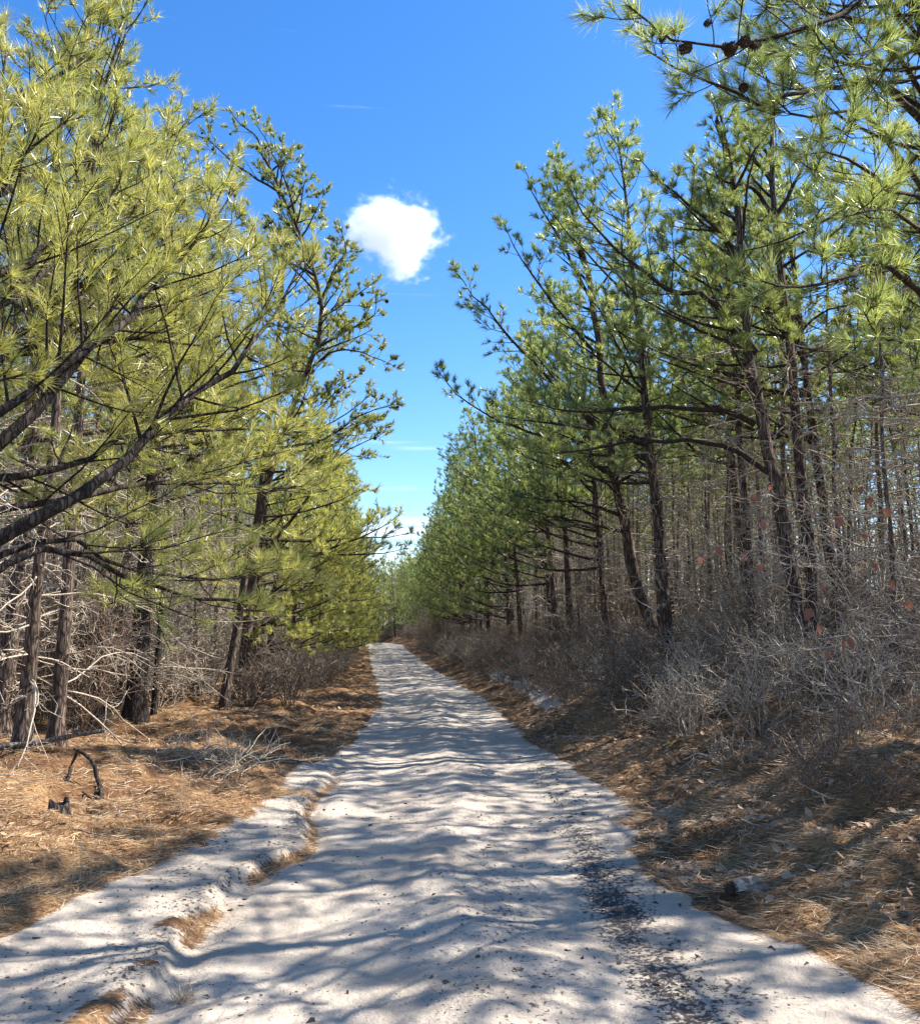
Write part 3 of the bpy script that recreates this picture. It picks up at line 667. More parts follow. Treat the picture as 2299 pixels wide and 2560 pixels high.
PR['eR3'] = pine(106, 9.2, .12, (.7, -.2), .44, 2.2, 47, 26, .115, .0050, 36, needle=NEEDLE_SHADE, aim=0, step=.20)
for i, (H, R, c0, sp) in enumerate([(8.6, .050, .60, 1.3), (8.0, .040, .57, 1.2), (9.2, .068, .55, 1.5), (7.6, .036, .62, 1.1), (8.8, .055, .59, 1.4)]):
    PR['in%d' % i] = pine(120 + i, H, R, (RNG.normal(0, .35), RNG.normal(0, .35)), c0, sp, 21, 24, .110, .0052, 24, needle=NEEDLE, step=.20, deadlen=1.15, bend=.26, barkm=BARK_SUNLIT)
INS = ['in%d' % i for i in range(5)]

placed = [(-3.25, 4.1), (3.42, 6.1), (4.75, 12.3), (5.0, 12.8), (4.2, 17.5), (-4.2, 16)]
def free(x, y, d):
    return all((x - a) ** 2 + (y - b) ** 2 > d * d for a, b in placed)
ntree = 0
def seen(x, y, margin=1.5):
    return y > 1.5 and abs(x) < .51 * y + margin

# left trunks seen one by one
for (u, v, R, c0, H, lab, dark, k) in [
    (355, 1812, .15, .5, 8.6, 'thick black charred pine trunk beside the left verge, thickest on that side', True, 131),
    (164, 1895, .085, .5, 8.0, 'second pine from the left edge, pale peeling bark lit on its right side', False, 132),
    (78, 1912, .085, .52, 8.3, 'crooked pine nearest the left edge, behind the fallen limb, leaning right as it rises', False, 133),
    (258, 1818, .07, .55, 8.0, 'thin curved pine between the pale barked one and the charred one', False, 134),
    (32, 1850, .09, .55, 8.8, 'straight pine trunk at the far left edge behind the crooked one', False, 135),
    (398, 1800, .04, .6, 6.0, 'very thin dark pine pole just right of the charred trunk', True, 136)]:
    Y = 3271.0 / (v - 1570); X = (u - CX) / FPX * Y
    pr = pine(k, H, R, (.5 if k == 133 else .15, 0), c0, 2.2, 40, 30, .115, .0036, 44, barkm=BARK_DARK if dark else BARK, needle=NEEDLE_SUN, step=.2, deadlen=1.3, bend=.22 if k in (133, 134) else .08)
    plant(pr, X, Y, 0, 1, label=lab); placed.append((X, Y)); ntree += 1
# right pole pines with their own look
for (u, Y, R, H, lab, k) in [
    (1652, 19.0, .11, 9.0, 'upright pine just right of the sunlit bark pine on the right bank', 141),
    (1880, 14.5, .09, 8.8, 'slim dark pine left of the leaning pair on the right bank', 142)]:
    X = (u - CX) / FPX * Y
    pr = pine(k, H, R, (-.2, 0), .45, 2.0, 40, 28, .115, .0042, 44, needle=NEEDLE_SHADE, step=.2, deadlen=1.4)
    plant(pr, X, Y, 0, 1, label=lab); placed.append((X, Y)); ntree += 1

# pines filling the flank of each edge, and two beside the camera
for (x, y, p_, rz, s, lab) in [
    (-5.6, 11.2, 'eL3', .2, .98, 'full crowned pine behind the near shaded limbs at the left edge'),
    (-5.5, 14.6, 'eL3', -.2, 1.06, 'tall full crowned pine behind the charred trunk'),
    (-4.35, 18.3, 'eL1', .1, 1.22, 'bushy pine just beyond the leaning cone laden one'),
    (6.2, 14.6, 'eR3', 3.0, 1.0, 'leafy pine behind the paired trunks on the right bank'),
    (5.6, 17.2, 'eR3', 3.4, .98, 'leafy pine between the paired trunks and the sunlit bark pine'),
    (5.0, 21.0, 'eR3', 3.2, 1.0, 'tall leafy pine just beyond the sunlit bark pine on the right'),
    (8.6, 14.9, 'eR3', 3.5, .95, 'leafy pine at the right edge behind the red leaved sapling')]:
    plant(PR[p_], x, y, rz, s, label=lab); placed.append((x, y)); ntree += 1
# rows along both verges
y = 18.0
while y < 100:
    x = eL(y) - (2.3 if y < 27 else 1.6) - RNG.random() * .9
    if free(x, y, 1.2):
        p = ['eL1', 'eL2', 'eL3', 'eL4'][RNG.integers(4)]
        if y > 24: p = ['eL4', 'eL2', 'eL4', 'eL1'][RNG.integers(4)]
        plant(PR[p], x, y, RNG.normal(0, .35), RNG.uniform(.85, 1.05), label='%s sunlit yellow green pine with low boughs on the %s stretch of the left verge' % ({'eL1': 'leaning', 'eL2': 'short', 'eL3': 'tall', 'eL4': 'bushy'}[p], 'nearer' if y < 40 else 'distant'), group='%s pines, %s left verge' % (p[2:] and {'eL1': 'leaning', 'eL2': 'short', 'eL3': 'tall', 'eL4': 'bushy'}[p], 'nearer' if y < 40 else 'distant')); placed.append((x, y)); ntree += 1
    y += RNG.uniform(1.5, 2.5)
y = 15.0
while y < 100:
    x = eR(y) + (2.5 if y < 30 else 2.0) + RNG.random() * .9
    if free(x, y, 1.2):
        p = ['eR1', 'eR2', 'eR3', 'eR1'][RNG.integers(4)]
        if y > 26: p = ['eR1', 'eR2', 'eR4', 'eR4'][RNG.integers(4)]
        plant(PR[p], x, y, math.pi + RNG.normal(0, .35), RNG.uniform(1.0, 1.2) if y < 50 else RNG.uniform(.85, 1.05), label='%s green pine with boughs over the brush on the %s stretch of the right verge' % ({'eR1': 'leaning', 'eR2': 'short', 'eR3': 'tall', 'eR4': 'bushy'}[p], 'nearer' if y < 40 else 'distant'), group='%s pines, %s right verge' % ({'eR1': 'leaning', 'eR2': 'short', 'eR3': 'tall', 'eR4': 'bushy'}[p], 'nearer' if y < 40 else 'distant')); placed.append((x, y)); ntree += 1
    y += RNG.uniform(1.5, 2.4)
# where the road bends out of sight
for i in range(34):
    x = -15 + 15 * i / 33 + RNG.uniform(-.4, .4); y = (106 if x < -8 else 100) + RNG.uniform(0, 6)
    plant(PR[['eL4', 'eL2', 'eR4'][i % 3]], x, y, RNG.uniform(0, 6.28), RNG.uniform(1.0, 1.3), z=gz(x, y) - .9, label='distant pine closing the view where the road bends away', group='pines at the bend'); ntree += 1

# woods on both sides
def scatter(n, x0, x1, y0, y1, dmin, side):
    out = []
    for _ in range(n):
        y = RNG.uniform(y0, y1); d = RNG.uniform(x0, x1)
        x = (eL(y) - d) if side < 0 else (eR(y) + d)
        if free(x, y, dmin): placed.append((x, y)); out.append((x, y))
    return out
cand = scatter(1300, 3.6, 15, 9.5, 75, .95, -1) + scatter(2000, 3.4, 16, 8.5, 75, .82, 1)
nearlist = [c for c in cand if seen(*c, .5)]; nearlist.sort(key=lambda c: c[0] ** 2 + c[1] ** 2)
rest = [c for c in cand if not seen(*c, .5)]
budget = 285 - ntree
for (x, y) in nearlist[:budget]:
    side = 'left' if x < cen(y) else 'right'; kk = RNG.integers(5)
    dd = math.hypot(x, y); zone = 'in the front of' if dd < 20 else 'in the middle of' if dd < 32 else 'deep in'
    kw = ['slender straight', 'thin crooked', 'stouter', 'very thin', 'wavering'][kk]
    plant(PR[INS[kk]], x, y, RNG.uniform(0, 6.28), RNG.uniform(.85, 1.1), RNG.uniform(.88, 1.08),
          label='%s bare branched pine pole %s the %s hand woods' % (kw, zone, side), group='%s pole pines %s the %s woods' % (kw, zone, side))
rest += nearlist[budget:]
# beside and behind the camera (they shade the road), and the depth of the woods
EDGE_OUT = [(4.6, 1.6), (4.9, -.6), (6.8, 3.0), (5.4, -2.6), (5.6, 4.6), (7.4, 6.0), (4.2, 3.6), (5.3, 7.6)]
rest += scatter(90, 1.4, 10, -12, 8.5, 1.7, 1) + scatter(50, 3.5, 10, -12, 8, 1.5, -1)
rest += scatter(500, 15, 34, 20, 110, 1.5, -1) + scatter(600, 15, 34, 10, 110, 1.9, 1)
rest += scatter(160, 3, 15, 75, 125, 1.4, -1) + scatter(200, 3, 15, 75, 125, 1.4, 1)
rest += [(RNG.uniform(-30, 12), RNG.uniform(112, 140)) for _ in range(140)]

def instancer(name, label, cat, groups, pts):
    """ONE stuff object: copies of the given things' meshes on a list of places (geometry nodes)"""
    k = len(groups); me = bpy.data.meshes.new(name); me.from_pydata([(x, y, gz(x, y)) for x, y in pts], [], [])
    def att(nm, typ, arr):
        a = me.attributes.new(nm, typ, 'POINT'); a.data.foreach_set('value', arr)
    n = len(pts); att('which', 'INT', RNG.integers(0, k, n).astype(np.int32)); att('turn', 'FLOAT', RNG.uniform(0, 6.28, n).astype(np.float32)); att('size', 'FLOAT', RNG.uniform(.8, 1.12, n).astype(np.float32))
    o = obj(name, me, kind='stuff', label=label, category=cat)
    g = bpy.data.node_groups.new(name, 'GeometryNodeTree')
    g.interface.new_socket('Geometry', in_out='INPUT', socket_type='NodeSocketGeometry'); g.interface.new_socket('Geometry', in_out='OUTPUT', socket_type='NodeSocketGeometry')
    gi = g.nodes.new('NodeGroupInput'); go = g.nodes.new('NodeGroupOutput'); jn = g.nodes.new('GeometryNodeJoinGeometry')
    def na(nm, dt):
        a = g.nodes.new('GeometryNodeInputNamedAttribute'); a.data_type = dt; a.inputs[0].default_value = nm; return a.outputs[0]
    wh, tu, sz = na('which', 'INT'), na('turn', 'FLOAT'), na('size', 'FLOAT')
    cx = g.nodes.new('ShaderNodeCombineXYZ'); g.links.new(tu, cx.inputs[2])
    for i, parts in enumerate(groups):
        cp = g.nodes.new('FunctionNodeCompare'); cp.data_type = 'INT'; cp.operation = 'EQUAL'; g.links.new(wh, cp.inputs[2]); cp.inputs[3].default_value = i
        for pm in parts:
            ob = g.nodes.new('GeometryNodeObjectInfo'); ob.transform_space = 'ORIGINAL'; ob.inputs['Object'].default_value = pm; ob.inputs['As Instance'].default_value = True
            ip = g.nodes.new('GeometryNodeInstanceOnPoints'); g.links.new(gi.outputs[0], ip.inputs['Points']); g.links.new(cp.outputs[0], ip.inputs['Selection'])
            g.links.new(ob.outputs['Geometry'], ip.inputs['Instance']); g.links.new(cx.outputs[0], ip.inputs['Rotation']); g.links.new(sz, ip.inputs['Scale'])
            g.links.new(ip.outputs[0], jn.inputs[0])
    g.links.new(jn.outputs[0], go.inputs[0])
    md = o.modifiers.new('copies', 'NODES'); md.node_group = g
    return o
def parts_of(meshes):
    return [[o for o in COL.objects if o.type == 'MESH' and o.data == m][0] for m in meshes if any(o.type == 'MESH' and o.data == m for o in COL.objects)]
instancer('pine_forest', 'deep pine woods continuing behind the trees one can tell apart', 'forest', [parts_of([PR[k]['trunk'], PR[k]['branches'], PR[k]['crown']]) for k in INS], rest)

instancer('pine_grove', 'leafy pines standing beside the camera beyond the right edge', 'forest', [parts_of([PR['eR3']['trunk'], PR['eR3']['branches'], PR['eR3']['crown']])], EDGE_OUT)
# ------------------------------------------------------------------ brush
SH = [shrub(200 + i, h, st, r, sp, m, wb) for i, (h, st, r, sp, m, wb) in enumerate([
    (1.5, 9, .0050, .6, TWIG3, .35), (1.2, 12, .0042, .8, TWIG, .4), (1.8, 8, .0058, .5, TWIG2, .3), (.9, 14, .0038, 1.0, TWIG3, .45),
    (1.4, 10, .0046, .8, TWIG2, .4), (.7, 12, .0034, 1.2, TWIG2, .45), (2.1, 7, .0065, .4, TWIG, .28), (1.1, 16, .0036, .9, TWIG3, .4), (3.0, 6, .0075, .35, TWIG, .26), (2.6, 8, .0060, .5, TWIG2, .30)])]
sh_pts = []
def shrubs(n, d0, d1, y0, y1, side, dmin, kinds, pw=1.0):
    out = []
    for _ in range(n):
        y = y0 + (y1 - y0) * RNG.random() ** pw; d = RNG.uniform(d0, d1); x = (eL(y) - d) if side < 0 else (eR(y) + d)
        if all((x - a) ** 2 + (y - b) ** 2 > dmin * dmin for a, b, _k in sh_pts):
            sh_pts.append((x, y, kinds[RNG.integers(len(kinds))]))
shrubs(90, .8, 1.5, 15, 60, 1, .5, [1, 3, 7, 5])
shrubs(420, 1.3, 3.2, 9.5, 60, 1, .58, [0, 1, 3, 4, 5, 7], 1.3)
shrubs(110, 2.8, 7, 8.0, 26, 1, .85, [0, 2, 8, 6, 9, 2], 1.2)
shrubs(60, 1.0, 2.6, 24, 60, -1, .5, [0, 1, 7])
shrubs(120, 1.4, 3.2, 17, 60, -1, .55, [0, 1, 4, 7, 3], 1.2)
shrubs(150, 3.6, 9, 12.5, 30, -1, .7, [0, 2, 9, 4, 8, 6], 1.2)
sh_pts.sort(key=lambda c: c[0] ** 2 + c[1] ** 2)
vis = [c for c in sh_pts if seen(c[0], c[1], .6)]
for (x, y, k) in vis[:280]:
    side = 'left' if x < cen(y) else 'right'; edge = (x - eR(y) < 3.4 and side == 'right') or (eL(y) - x < 3.3 and side == 'left')
    o = obj('bare_shrub', SH[k]); o.location = (x, y, gz(x, y)); o.rotation_euler = (0, 0, RNG.uniform(0, 6.28)); o.scale = (RNG.uniform(.8, 1.15),) * 3
    kw = ['dark twigged leafless', 'pale grey leafless', 'tan upright', 'low dark leafless', 'tan bushy', 'low tan', 'tall grey leafless', 'dense dark', 'very tall grey', 'very tall tan'][k]
    zone = 'near' if y < 14 else 'middle' if y < 26 else 'far'
    lab = ('%s shrub on the %s stretch of the %s verge' if edge else '%s shrub among the pine poles in the %s part of the %s woods') % (kw, zone, side)
    tag(o, lab, 'shrub', ('%s brush, %s %s verge' if edge else '%s brush, %s %s woods') % (kw, zone, side))
for i in range(30):
    y = RNG.uniform(6.0, 11.5); x = eR(y) + RNG.uniform(1.1, 3.2)
    if not seen(x, y, 0): continue
    o = obj('bare_shrub', SH[5] if i % 3 else SH[3]); o.location = (x, y, gz(x, y)); o.rotation_euler = (0, 0, RNG.uniform(0, 6.28)); o.scale = (RNG.uniform(.35, .7),) * 3
    tag(o, 'small knee high clump of bare stems on the near slope of the right bank', 'shrub', 'small clumps on the near right bank')
shobj = parts_of(SH)
deep = [(c[0], c[1]) for c in vis[280:]]
for _ in range(1900):
    y = RNG.uniform(9, 100); d = RNG.uniform(4, 26); s = RNG.random() < .5
    x = (eL(y) - d) if s else (eR(y) + d)
    if seen(x, y, 1): deep.append((x, y))
for _ in range(260):
    y = RNG.uniform(55, 108); d = RNG.uniform(1.2, 4); s = RNG.random() < .5
    deep.append(((eL(y) - d) if s else (eR(y) + d), y))
instancer('undergrowth', 'tangled leafless undergrowth filling the woods', 'undergrowth', [[o] for o in shobj], deep)

# ------------------------------------------------------------------ pine straw and fallen leaves
def litter_at(x, y):
    o = np.maximum(x - eR(y), eL(y) - x) + .22 * (fbm(x * 2.2, y * 2.2, 9, 3) - .5) + .10 * (fbm(x * 9, y * 9, 10, 2) - .5)
    l = sstep(-.10, .14, o)
    l = l - .5 * sstep(.50, .66, fbm(x * 1.4, y * 2.2, 15, 3)) * np.exp(-((x - eR(y) - .35) / .35) ** 2) * (y < 9)
    l = l - .9 * np.exp(-(((x - 1.755) / .15) ** 2 + ((y - 5.75) / .24) ** 2))
    r = np.exp(-((x - rut(y) - .02 - .16 * (fbm(x * 1.7, y * 2.2, 4, 3) - .5)) / .08) ** 2) * sstep(.30, .46, fbm(x * 2.5, y * 1.6, 12, 3)) * sstep(12, 9, y)
    return np.maximum(l, r * .9)
def straw(n, y0, y1, w, ln, lift, seed, thresh=.0, pw=1.0):
    rng = np.random.default_rng(seed); yv = y0 + (y1 - y0) * rng.random(n) ** pw; xv = (rng.random(n) * 2 - 1) * (.53 * yv + .3)
    l = litter_at(xv, yv); keep = rng.random(n) < (l + .012 if thresh == 0 else thresh); xv, yv = xv[keep], yv[keep]; n = len(xv)
    z = terrain(xv, yv) + rng.random(n) ** 2 * lift + .003
    patch = fbm(xv * 1.3, yv * 1.3, 20, 2) * 6.28 * 1.2
    a = patch + rng.normal(0, .75, n); el = rng.normal(0, .16, n)
    d = np.stack([np.cos(a) * np.cos(el), np.sin(a) * np.cos(el), np.sin(el)], 1); L = ln * rng.uniform(.5, 1.15, n)[:, None]
    p = np.stack([xv, yv, z], 1); s = nrm(np.cross(d, np.array([0, 0, 1.]) + rng.normal(0, .5, (n, 3)))) * w
    mid = p + d * L * .5 + nrm(np.cross(d, [0, 0, 1.])) * L * rng.normal(0, .07, n)[:, None]
    V = np.stack([p - s * .6, p + s * .6, mid + s, mid - s, p + d * L], 1).reshape(-1, 3)
    b = np.arange(n)[:, None] * 5
    Q = b + np.array([[0, 1, 2, 3]]); T = b + np.array([[3, 2, 4]])
    tint = np.repeat(np.clip(rng.normal(.52, .24, n) + .5 * (fbm(xv * .9, yv * .9, 21, 2) - .5), 0, 1), 5)
    return V, Q, T, tint
G = Geo()
for a in [(70000, 3.3, 8, .0014, .11, .018, 1), (80000, 6, 15, .0024, .13, .025, 2), (45000, 12, 30, .0045, .16, .04, 3)]:
    V, Q, T, tn = straw(*a); G.add(V, Q, T, tn)
o = obj('pine_straw', G.mesh('pine_straw', [STRAW], smooth=False), kind='stuff', label='loose orange pine needles carpeting both verges', category='pine needles')

def leaf_mesh(seed, lobed=True):
    rng = np.random.default_rng(seed); n = 9; G = Geo()
    t = np.linspace(0, 1, n); w = np.sin(math.pi * t ** .8) * .30 * (1 + (.45 * np.cos(t * 22) if lobed else 0)) + .01
    curl = rng.uniform(.2, .7); z = curl * (t - .5) ** 2; fold = rng.uniform(.1, .35)
    Lf = np.stack([t, w, z + w * fold * 2], 1); Rt = np.stack([t, -w, z + w * fold * 1.2], 1); C = np.stack([t, 0 * t, z], 1)
    V = np.concatenate([Lf, C, Rt]); Q = []
    for i in range(n - 1): Q += [[i, i + 1, n + i + 1, n + i], [n + i, n + i + 1, 2 * n + i + 1, 2 * n + i]]
    return V, np.array(Q)
LV = [leaf_mesh(i) for i in range(4)]
def leaf_scatter(n, seed):
    rng = np.random.default_rng(seed); G = Geo(); c = 0
    while c < n:
        y = 4 + 14 * rng.random() ** 1.1; s = rng.random() < .72
        x = eR(y) + rng.gamma(2.2, .7) if s else eL(y) - .4 - rng.gamma(2.2, .8)
        if abs(x) > .54 * y: continue
        if fbm(np.array([x * .8]), np.array([y * .8]), 30, 2)[0] < .42: continue
        V, Q = LV[rng.integers(4)]; s = rng.uniform(.045, .085); a, b, e = rng.uniform(0, 6.28), rng.normal(0, .45), rng.normal(0, .45)
        Vs = V * s; ca, sa = math.cos(b), math.sin(b); Vs = np.stack([Vs[:, 0], Vs[:, 1] * ca - Vs[:, 2] * sa, Vs[:, 1] * sa + Vs[:, 2] * ca], 1)
        ca, sa = math.cos(e), math.sin(e); Vs = np.stack([Vs[:, 0] * ca + Vs[:, 2] * sa, Vs[:, 1], -Vs[:, 0] * sa + Vs[:, 2] * ca], 1)
        ca, sa = math.cos(a), math.sin(a); Vs = np.stack([Vs[:, 0] * ca - Vs[:, 1] * sa, Vs[:, 0] * sa + Vs[:, 1] * ca, Vs[:, 2]], 1)
        G.add(Vs + np.array([x, y, gz(x, y) + .015 + s * .15]), Q, tint=rng.random()); c += 1
    return G
obj('leaf_litter', leaf_scatter(1500, 41).mesh('leaf_litter', [TANLEAF]), kind='stuff', label='scattered curled brown oak leaves on the verges', category='fallen leaves')

# dark crumbs and bits of needle on the sand
def crumbs(n, seed):
    rng = np.random.default_rng(seed); G = Geo()
    y = 3.3 + 9 * rng.random(n) ** 1.4; x = np.where(rng.random(n) < .42, rng.normal(.93, .15, n), rng.uniform(-2.3, 1.8, n))
    x = x + .1 * np.sin(y * 3) * (rng.random(n) < .5)
    keep = (x < eR(y)) & (x > eL(y)) & (fbm(x * 3.2, y * 3.2, 33, 3) > .50); x, y = x[keep], y[keep]; n = len(x)
    s = rng.gamma(2, .0026, n) + .002; p = np.stack([x, y, terrain(x, y) + s * .3], 1)
    r = nrm(rng.normal(0, 1, (n, 4, 3))) * s[:, None, None] * np.array([1.5, 1, .7]); V = (p[:, None] + r).reshape(-1, 3)
    T = (np.arange(n)[:, None, None] * 4 + np.array([[0, 1, 2], [0, 2, 3], [0, 3, 1], [1, 3, 2]])[None]).reshape(-1, 3)
    G.add(V, T=T, tint=np.repeat(rng.random(n), 4)); return G
CRUMB = simple('dark_organic_crumb', (.075, .062, .052), .9, .5, 30)
obj('sand_debris', crumbs(9000, 51).mesh('sand_debris', [CRUMB], smooth=False), kind='stuff', label='dark bits of bark and charcoal lying in the wheel tracks', category='debris')

# ------------------------------------------------------------------ single things on the verges
def stick_thing(name, label, cat, pts, r0, r1, m=WOOD, sides=7, twigs=None, n=14, seed=1, jit=.01):
    rng = np.random.default_rng(seed); p, L = smooth_path(pts, n, rng, jit); base = p[0].copy()
    root = thing(name, label, cat, tuple(base)); G = Geo(); V, Q = tubes(p[None], taper(p[None], [r0], [r1]), sides); V = V + rng.normal(0, r0 * .06, V.shape); G.add(V - base, Q)
    obj('stem', G.mesh('stem', [m]), root)
    if twigs:
        W_ = Geo(); bare(p[None], [L * twigs[1]], rng, W_, 0, twigs[0], .6, .15, r1 * 1.1, .1)
        t = obj('twigs', W_.mesh('twigs', [m], origin=base), root); t['kind'] = 'stuff'
    return root
def G_(u, v, lift=0.0, it=4):
    """point of the ground seen at a pixel"""
    Y = EYE * FPX / max(v - 1570, 1)
    for _ in range(12):
        X = (u - CX) / FPX * Y; Y = .5 * Y + .5 * (EYE - gz(X, Y) - lift) * FPX / max(v - 1570, 1)
    q = P(u, v, Y); q[2] = gz(q[0], q[1]) + lift; return q
stick_thing('fallen_limb', 'long bare fallen limb lying across the trunks at the left edge', 'branch', [P(-60, 1880, 9.2), P(0, 1868, 9.3), P(100, 1858, 9.4), P(180, 1840, 9.5), P(262, 1826, 9.6)], .042, .018, twigs=(.25, .3))
stick_thing('broken_branch', 'dark crooked dead branch bent like an elbow on the left verge', 'branch', [G_(262, 2032, 0), P(250, 1965, 8.35), P(238, 1918, 8.4), P(222, 1896, 8.45), P(186, 1872, 8.5)], .026, .016, BARK_DARK)
stick_thing('leaning_stick', 'thin dark stick propped against the bent branch on the left verge', 'stick', [G_(164, 1968, -.03), P(178, 1918, 8.65), P(192, 1876, 8.5)], .020, .012, BARK_DARK)
stick_thing('thin_stick', 'thin dark stick lying beside the charred stump on the left verge', 'stick', [P(150, 1965, 8.4), P(190, 1972, 8.4), G_(236, 1982, .05)], .012, .006, BARK_DARK)
stick_thing('pale_twig', 'pale forked twig lying on the needles below the bent branch', 'twig', [G_(190, 2042, .03), G_(230, 2046, .04), G_(262, 2052, .03)], .008, .004, WOOD, twigs=(.2, .5))
stick_thing('fallen_branch', 'pale bare fallen branch with twigs arching over the hollow on the right', 'branch', [P(2330, 2020, 6.6), P(2200, 2040, 6.6), P(2080, 2075, 6.55), P(1980, 2082, 6.5), P(1900, 2065, 6.45), P(1850, 2048, 6.4)], .014, .004, TWIG, twigs=(.16, .5), seed=5)
stick_thing('sapling_branch', 'pale slanting twiggy branch above the fallen one on the right verge', 'branch', [P(2170, 2030, 6.8), P(2120, 2010, 6.8), P(2060, 1990, 6.75), P(1990, 1955, 6.7)], .010, .004, TWIG, twigs=(.14, .6), seed=6)
stick_thing('long_twig', 'long curved pale twig lying low among the right hand brush', 'twig', [P(1868, 1714, 10.6), P(1930, 1722, 10.5), P(1960, 1722, 10.5), P(2030, 1745, 10.4), P(2120, 1735, 10.3)], .010, .005, TWIG, twigs=(.3, .3), seed=7)

def twig_scatter():
    rng = np.random.default_rng(66); n = 0
    while n < 44:
        y = rng.uniform(5.2, 13); left = rng.random() < .5
        x = eL(y) - .3 - rng.random() * 2.6 if left else eR(y) + .4 + rng.random() * 2.2
        if abs(x) > .5 * y: continue
        L = rng.uniform(.2, .75); a = rng.uniform(0, 6.28); st = np.array([math.cos(a), math.sin(a), 0]) * L; g = Geo(); m = 8
        f = np.linspace(-.5, .5, m); off = np.cumsum(rng.normal(0, .018, (m, 2)), 0); q = np.stack([x + st[0] * f + off[:, 0], y + st[1] * f + off[:, 1]], 1)
        z = terrain(q[:, 0], q[:, 1]) + .012 + .05 * rng.random() * (f + .5); pth = np.concatenate([q, z[:, None]], 1)
        base = pth[0].copy(); r_ = rng.uniform(.004, .010); V, Q = tubes(pth[None], taper(pth[None], [r_], [r_ * .5]), 5); g.add(V, Q)
        bare(pth[None], [L], rng, g, 0, .12, .45, .1, r_ * .45, .25)
        dk = rng.random() < .35; o = obj('twig', g.mesh('twig', [WOOD if dk else TWIG], origin=base), loc=tuple(base))
        s_ = 'left' if left else 'right'; k_ = 'dark' if dk else 'pale'
        tag(o, '%s broken twig lying loose on the needles of the %s verge' % (k_, s_), 'twig', '%s twigs, %s verge' % (k_, s_)); n += 1
twig_scatter()
def stump():
    rng = np.random.default_rng(61); b = G_(146, 2010, -.03); root = thing('charred_stump', 'low black charred stump half hidden in needles at the left', 'stump', tuple(b))
    n = 14; th = np.arange(n) * 2 * np.pi / n; G = Geo(); rings = []
    for z, r in [(-.05, .13), (.03, .105), (.10, .085), (.17, .075)]:
        rings.append(np.stack([np.cos(th) * r * (1 + .14 * np.sin(3 * th + z * 9)), np.sin(th) * r, z + (.022 * np.sin(2 * th) + rng.normal(0, .012, n)) * (z > .15)], 1))
    rings.append(rings[-1] * np.array([.72, .72, 1]) ); rings.append(rings[0] * np.array([.4, .4, 0]) + np.array([0, 0, .07]))
    V = np.concatenate(rings); Q = [[k * n + j, k * n + (j + 1) % n, (k + 1) * n + (j + 1) % n, (k + 1) * n + j] for k in range(5) for j in range(n)]
    G.add(V, Q); obj('stump_wood', G.mesh('stump_wood', [BARK_DARK]), root)
    for a in (0.4, 2.3, 4.4):
        pth = grow(np.array([[math.cos(a) * .08, math.sin(a) * .08, .03]]), np.array([[math.cos(a), math.sin(a), -.25]]), np.array([.28]), 6, rng, 0, .2)
        g = Geo(); V, Q = tubes(pth, taper(pth, [.035], [.012]), 6); g.add(V, Q); obj('root', g.mesh('root', [BARK_DARK]), root)
stump()
def ground_cone():
    b = G_(1818, 2203, .0); o = obj('pine_cone', CONE_ME); o.location = (b[0], b[1], b[2] + .005); o.scale = (.085, .085, .085); o.rotation_euler = (.35, .2, 1)
    tag(o, 'open dark pine cone standing on a bare sand patch on the right verge', 'pine cone')
    b = G_(1560, 2538, .0); o = obj('pine_cone', CONE_ME); o.location = (b[0], b[1], b[2] + .012); o.scale = (.034, .034, .036); o.rotation_euler = (1.5, .2, 2)
    tag(o, 'small dark closed cone lying on the sand at the bottom of the road', 'pine cone')
ground_cone()

def brush_pile():
    rng = np.random.default_rng(71); b = G_(560, 1895); root = thing('brush_pile', 'low heap of pale broken twigs on the left verge', 'brush pile', tuple(b)); G = Geo(); n = 46
    p0 = np.stack([rng.normal(0, .30, n), rng.normal(0, .22, n), rng.uniform(.0, .16, n)], 1); az = rng.uniform(0, 6.28, n)
    st = grow(p0, np.stack([np.cos(az), np.sin(az), rng.normal(.25, .3, n)], 1), rng.uniform(.3, .75, n), 7, rng, -.1, .35)
    V, Q = tubes(st, taper(st, np.full(n, .006), np.full(n, .0028)), 4); G.add(V, Q); bare(st, np.full(n, .4), rng, G, 0, .12, .6, .1, .0032, 0)
    o = obj('twigs', G.mesh('twigs', [TWIG]), root); o['kind'] = 'stuff'
brush_pile()
def low_bush(u, v, label, h, seed, st=16, r=.005, m=TWIG):
    b = G_(u, v); o = obj('bare_bush', shrub(seed, h, st, r, 1.1, m, .5)); o.location = tuple(b); tag(o, label, 'shrub')
low_bush(1838, 1880, 'low pale twiggy bush alone at the foot of the right bank', .42, 81, 14, .0045)
low_bush(620, 1760, 'fan of upright tan stems right of the charred trunk', 1.0, 82, 18, .006, TWIG2)
low_bush(2180, 1800, 'grey twiggy bush right of the paired dark trunks', 1.0, 83, 14)
low_bush(1700, 1800, 'grey tangled bush at the front of the right hand brush', .9, 84, 16)
low_bush(1520, 1730, 'dark grey bush left of the tangled one on the right bank', .9, 85, 16)
low_bush(2050, 1890, 'short bent brown stems on the right bank below the paired trunks', .5, 86, 12, .004, TWIG2)

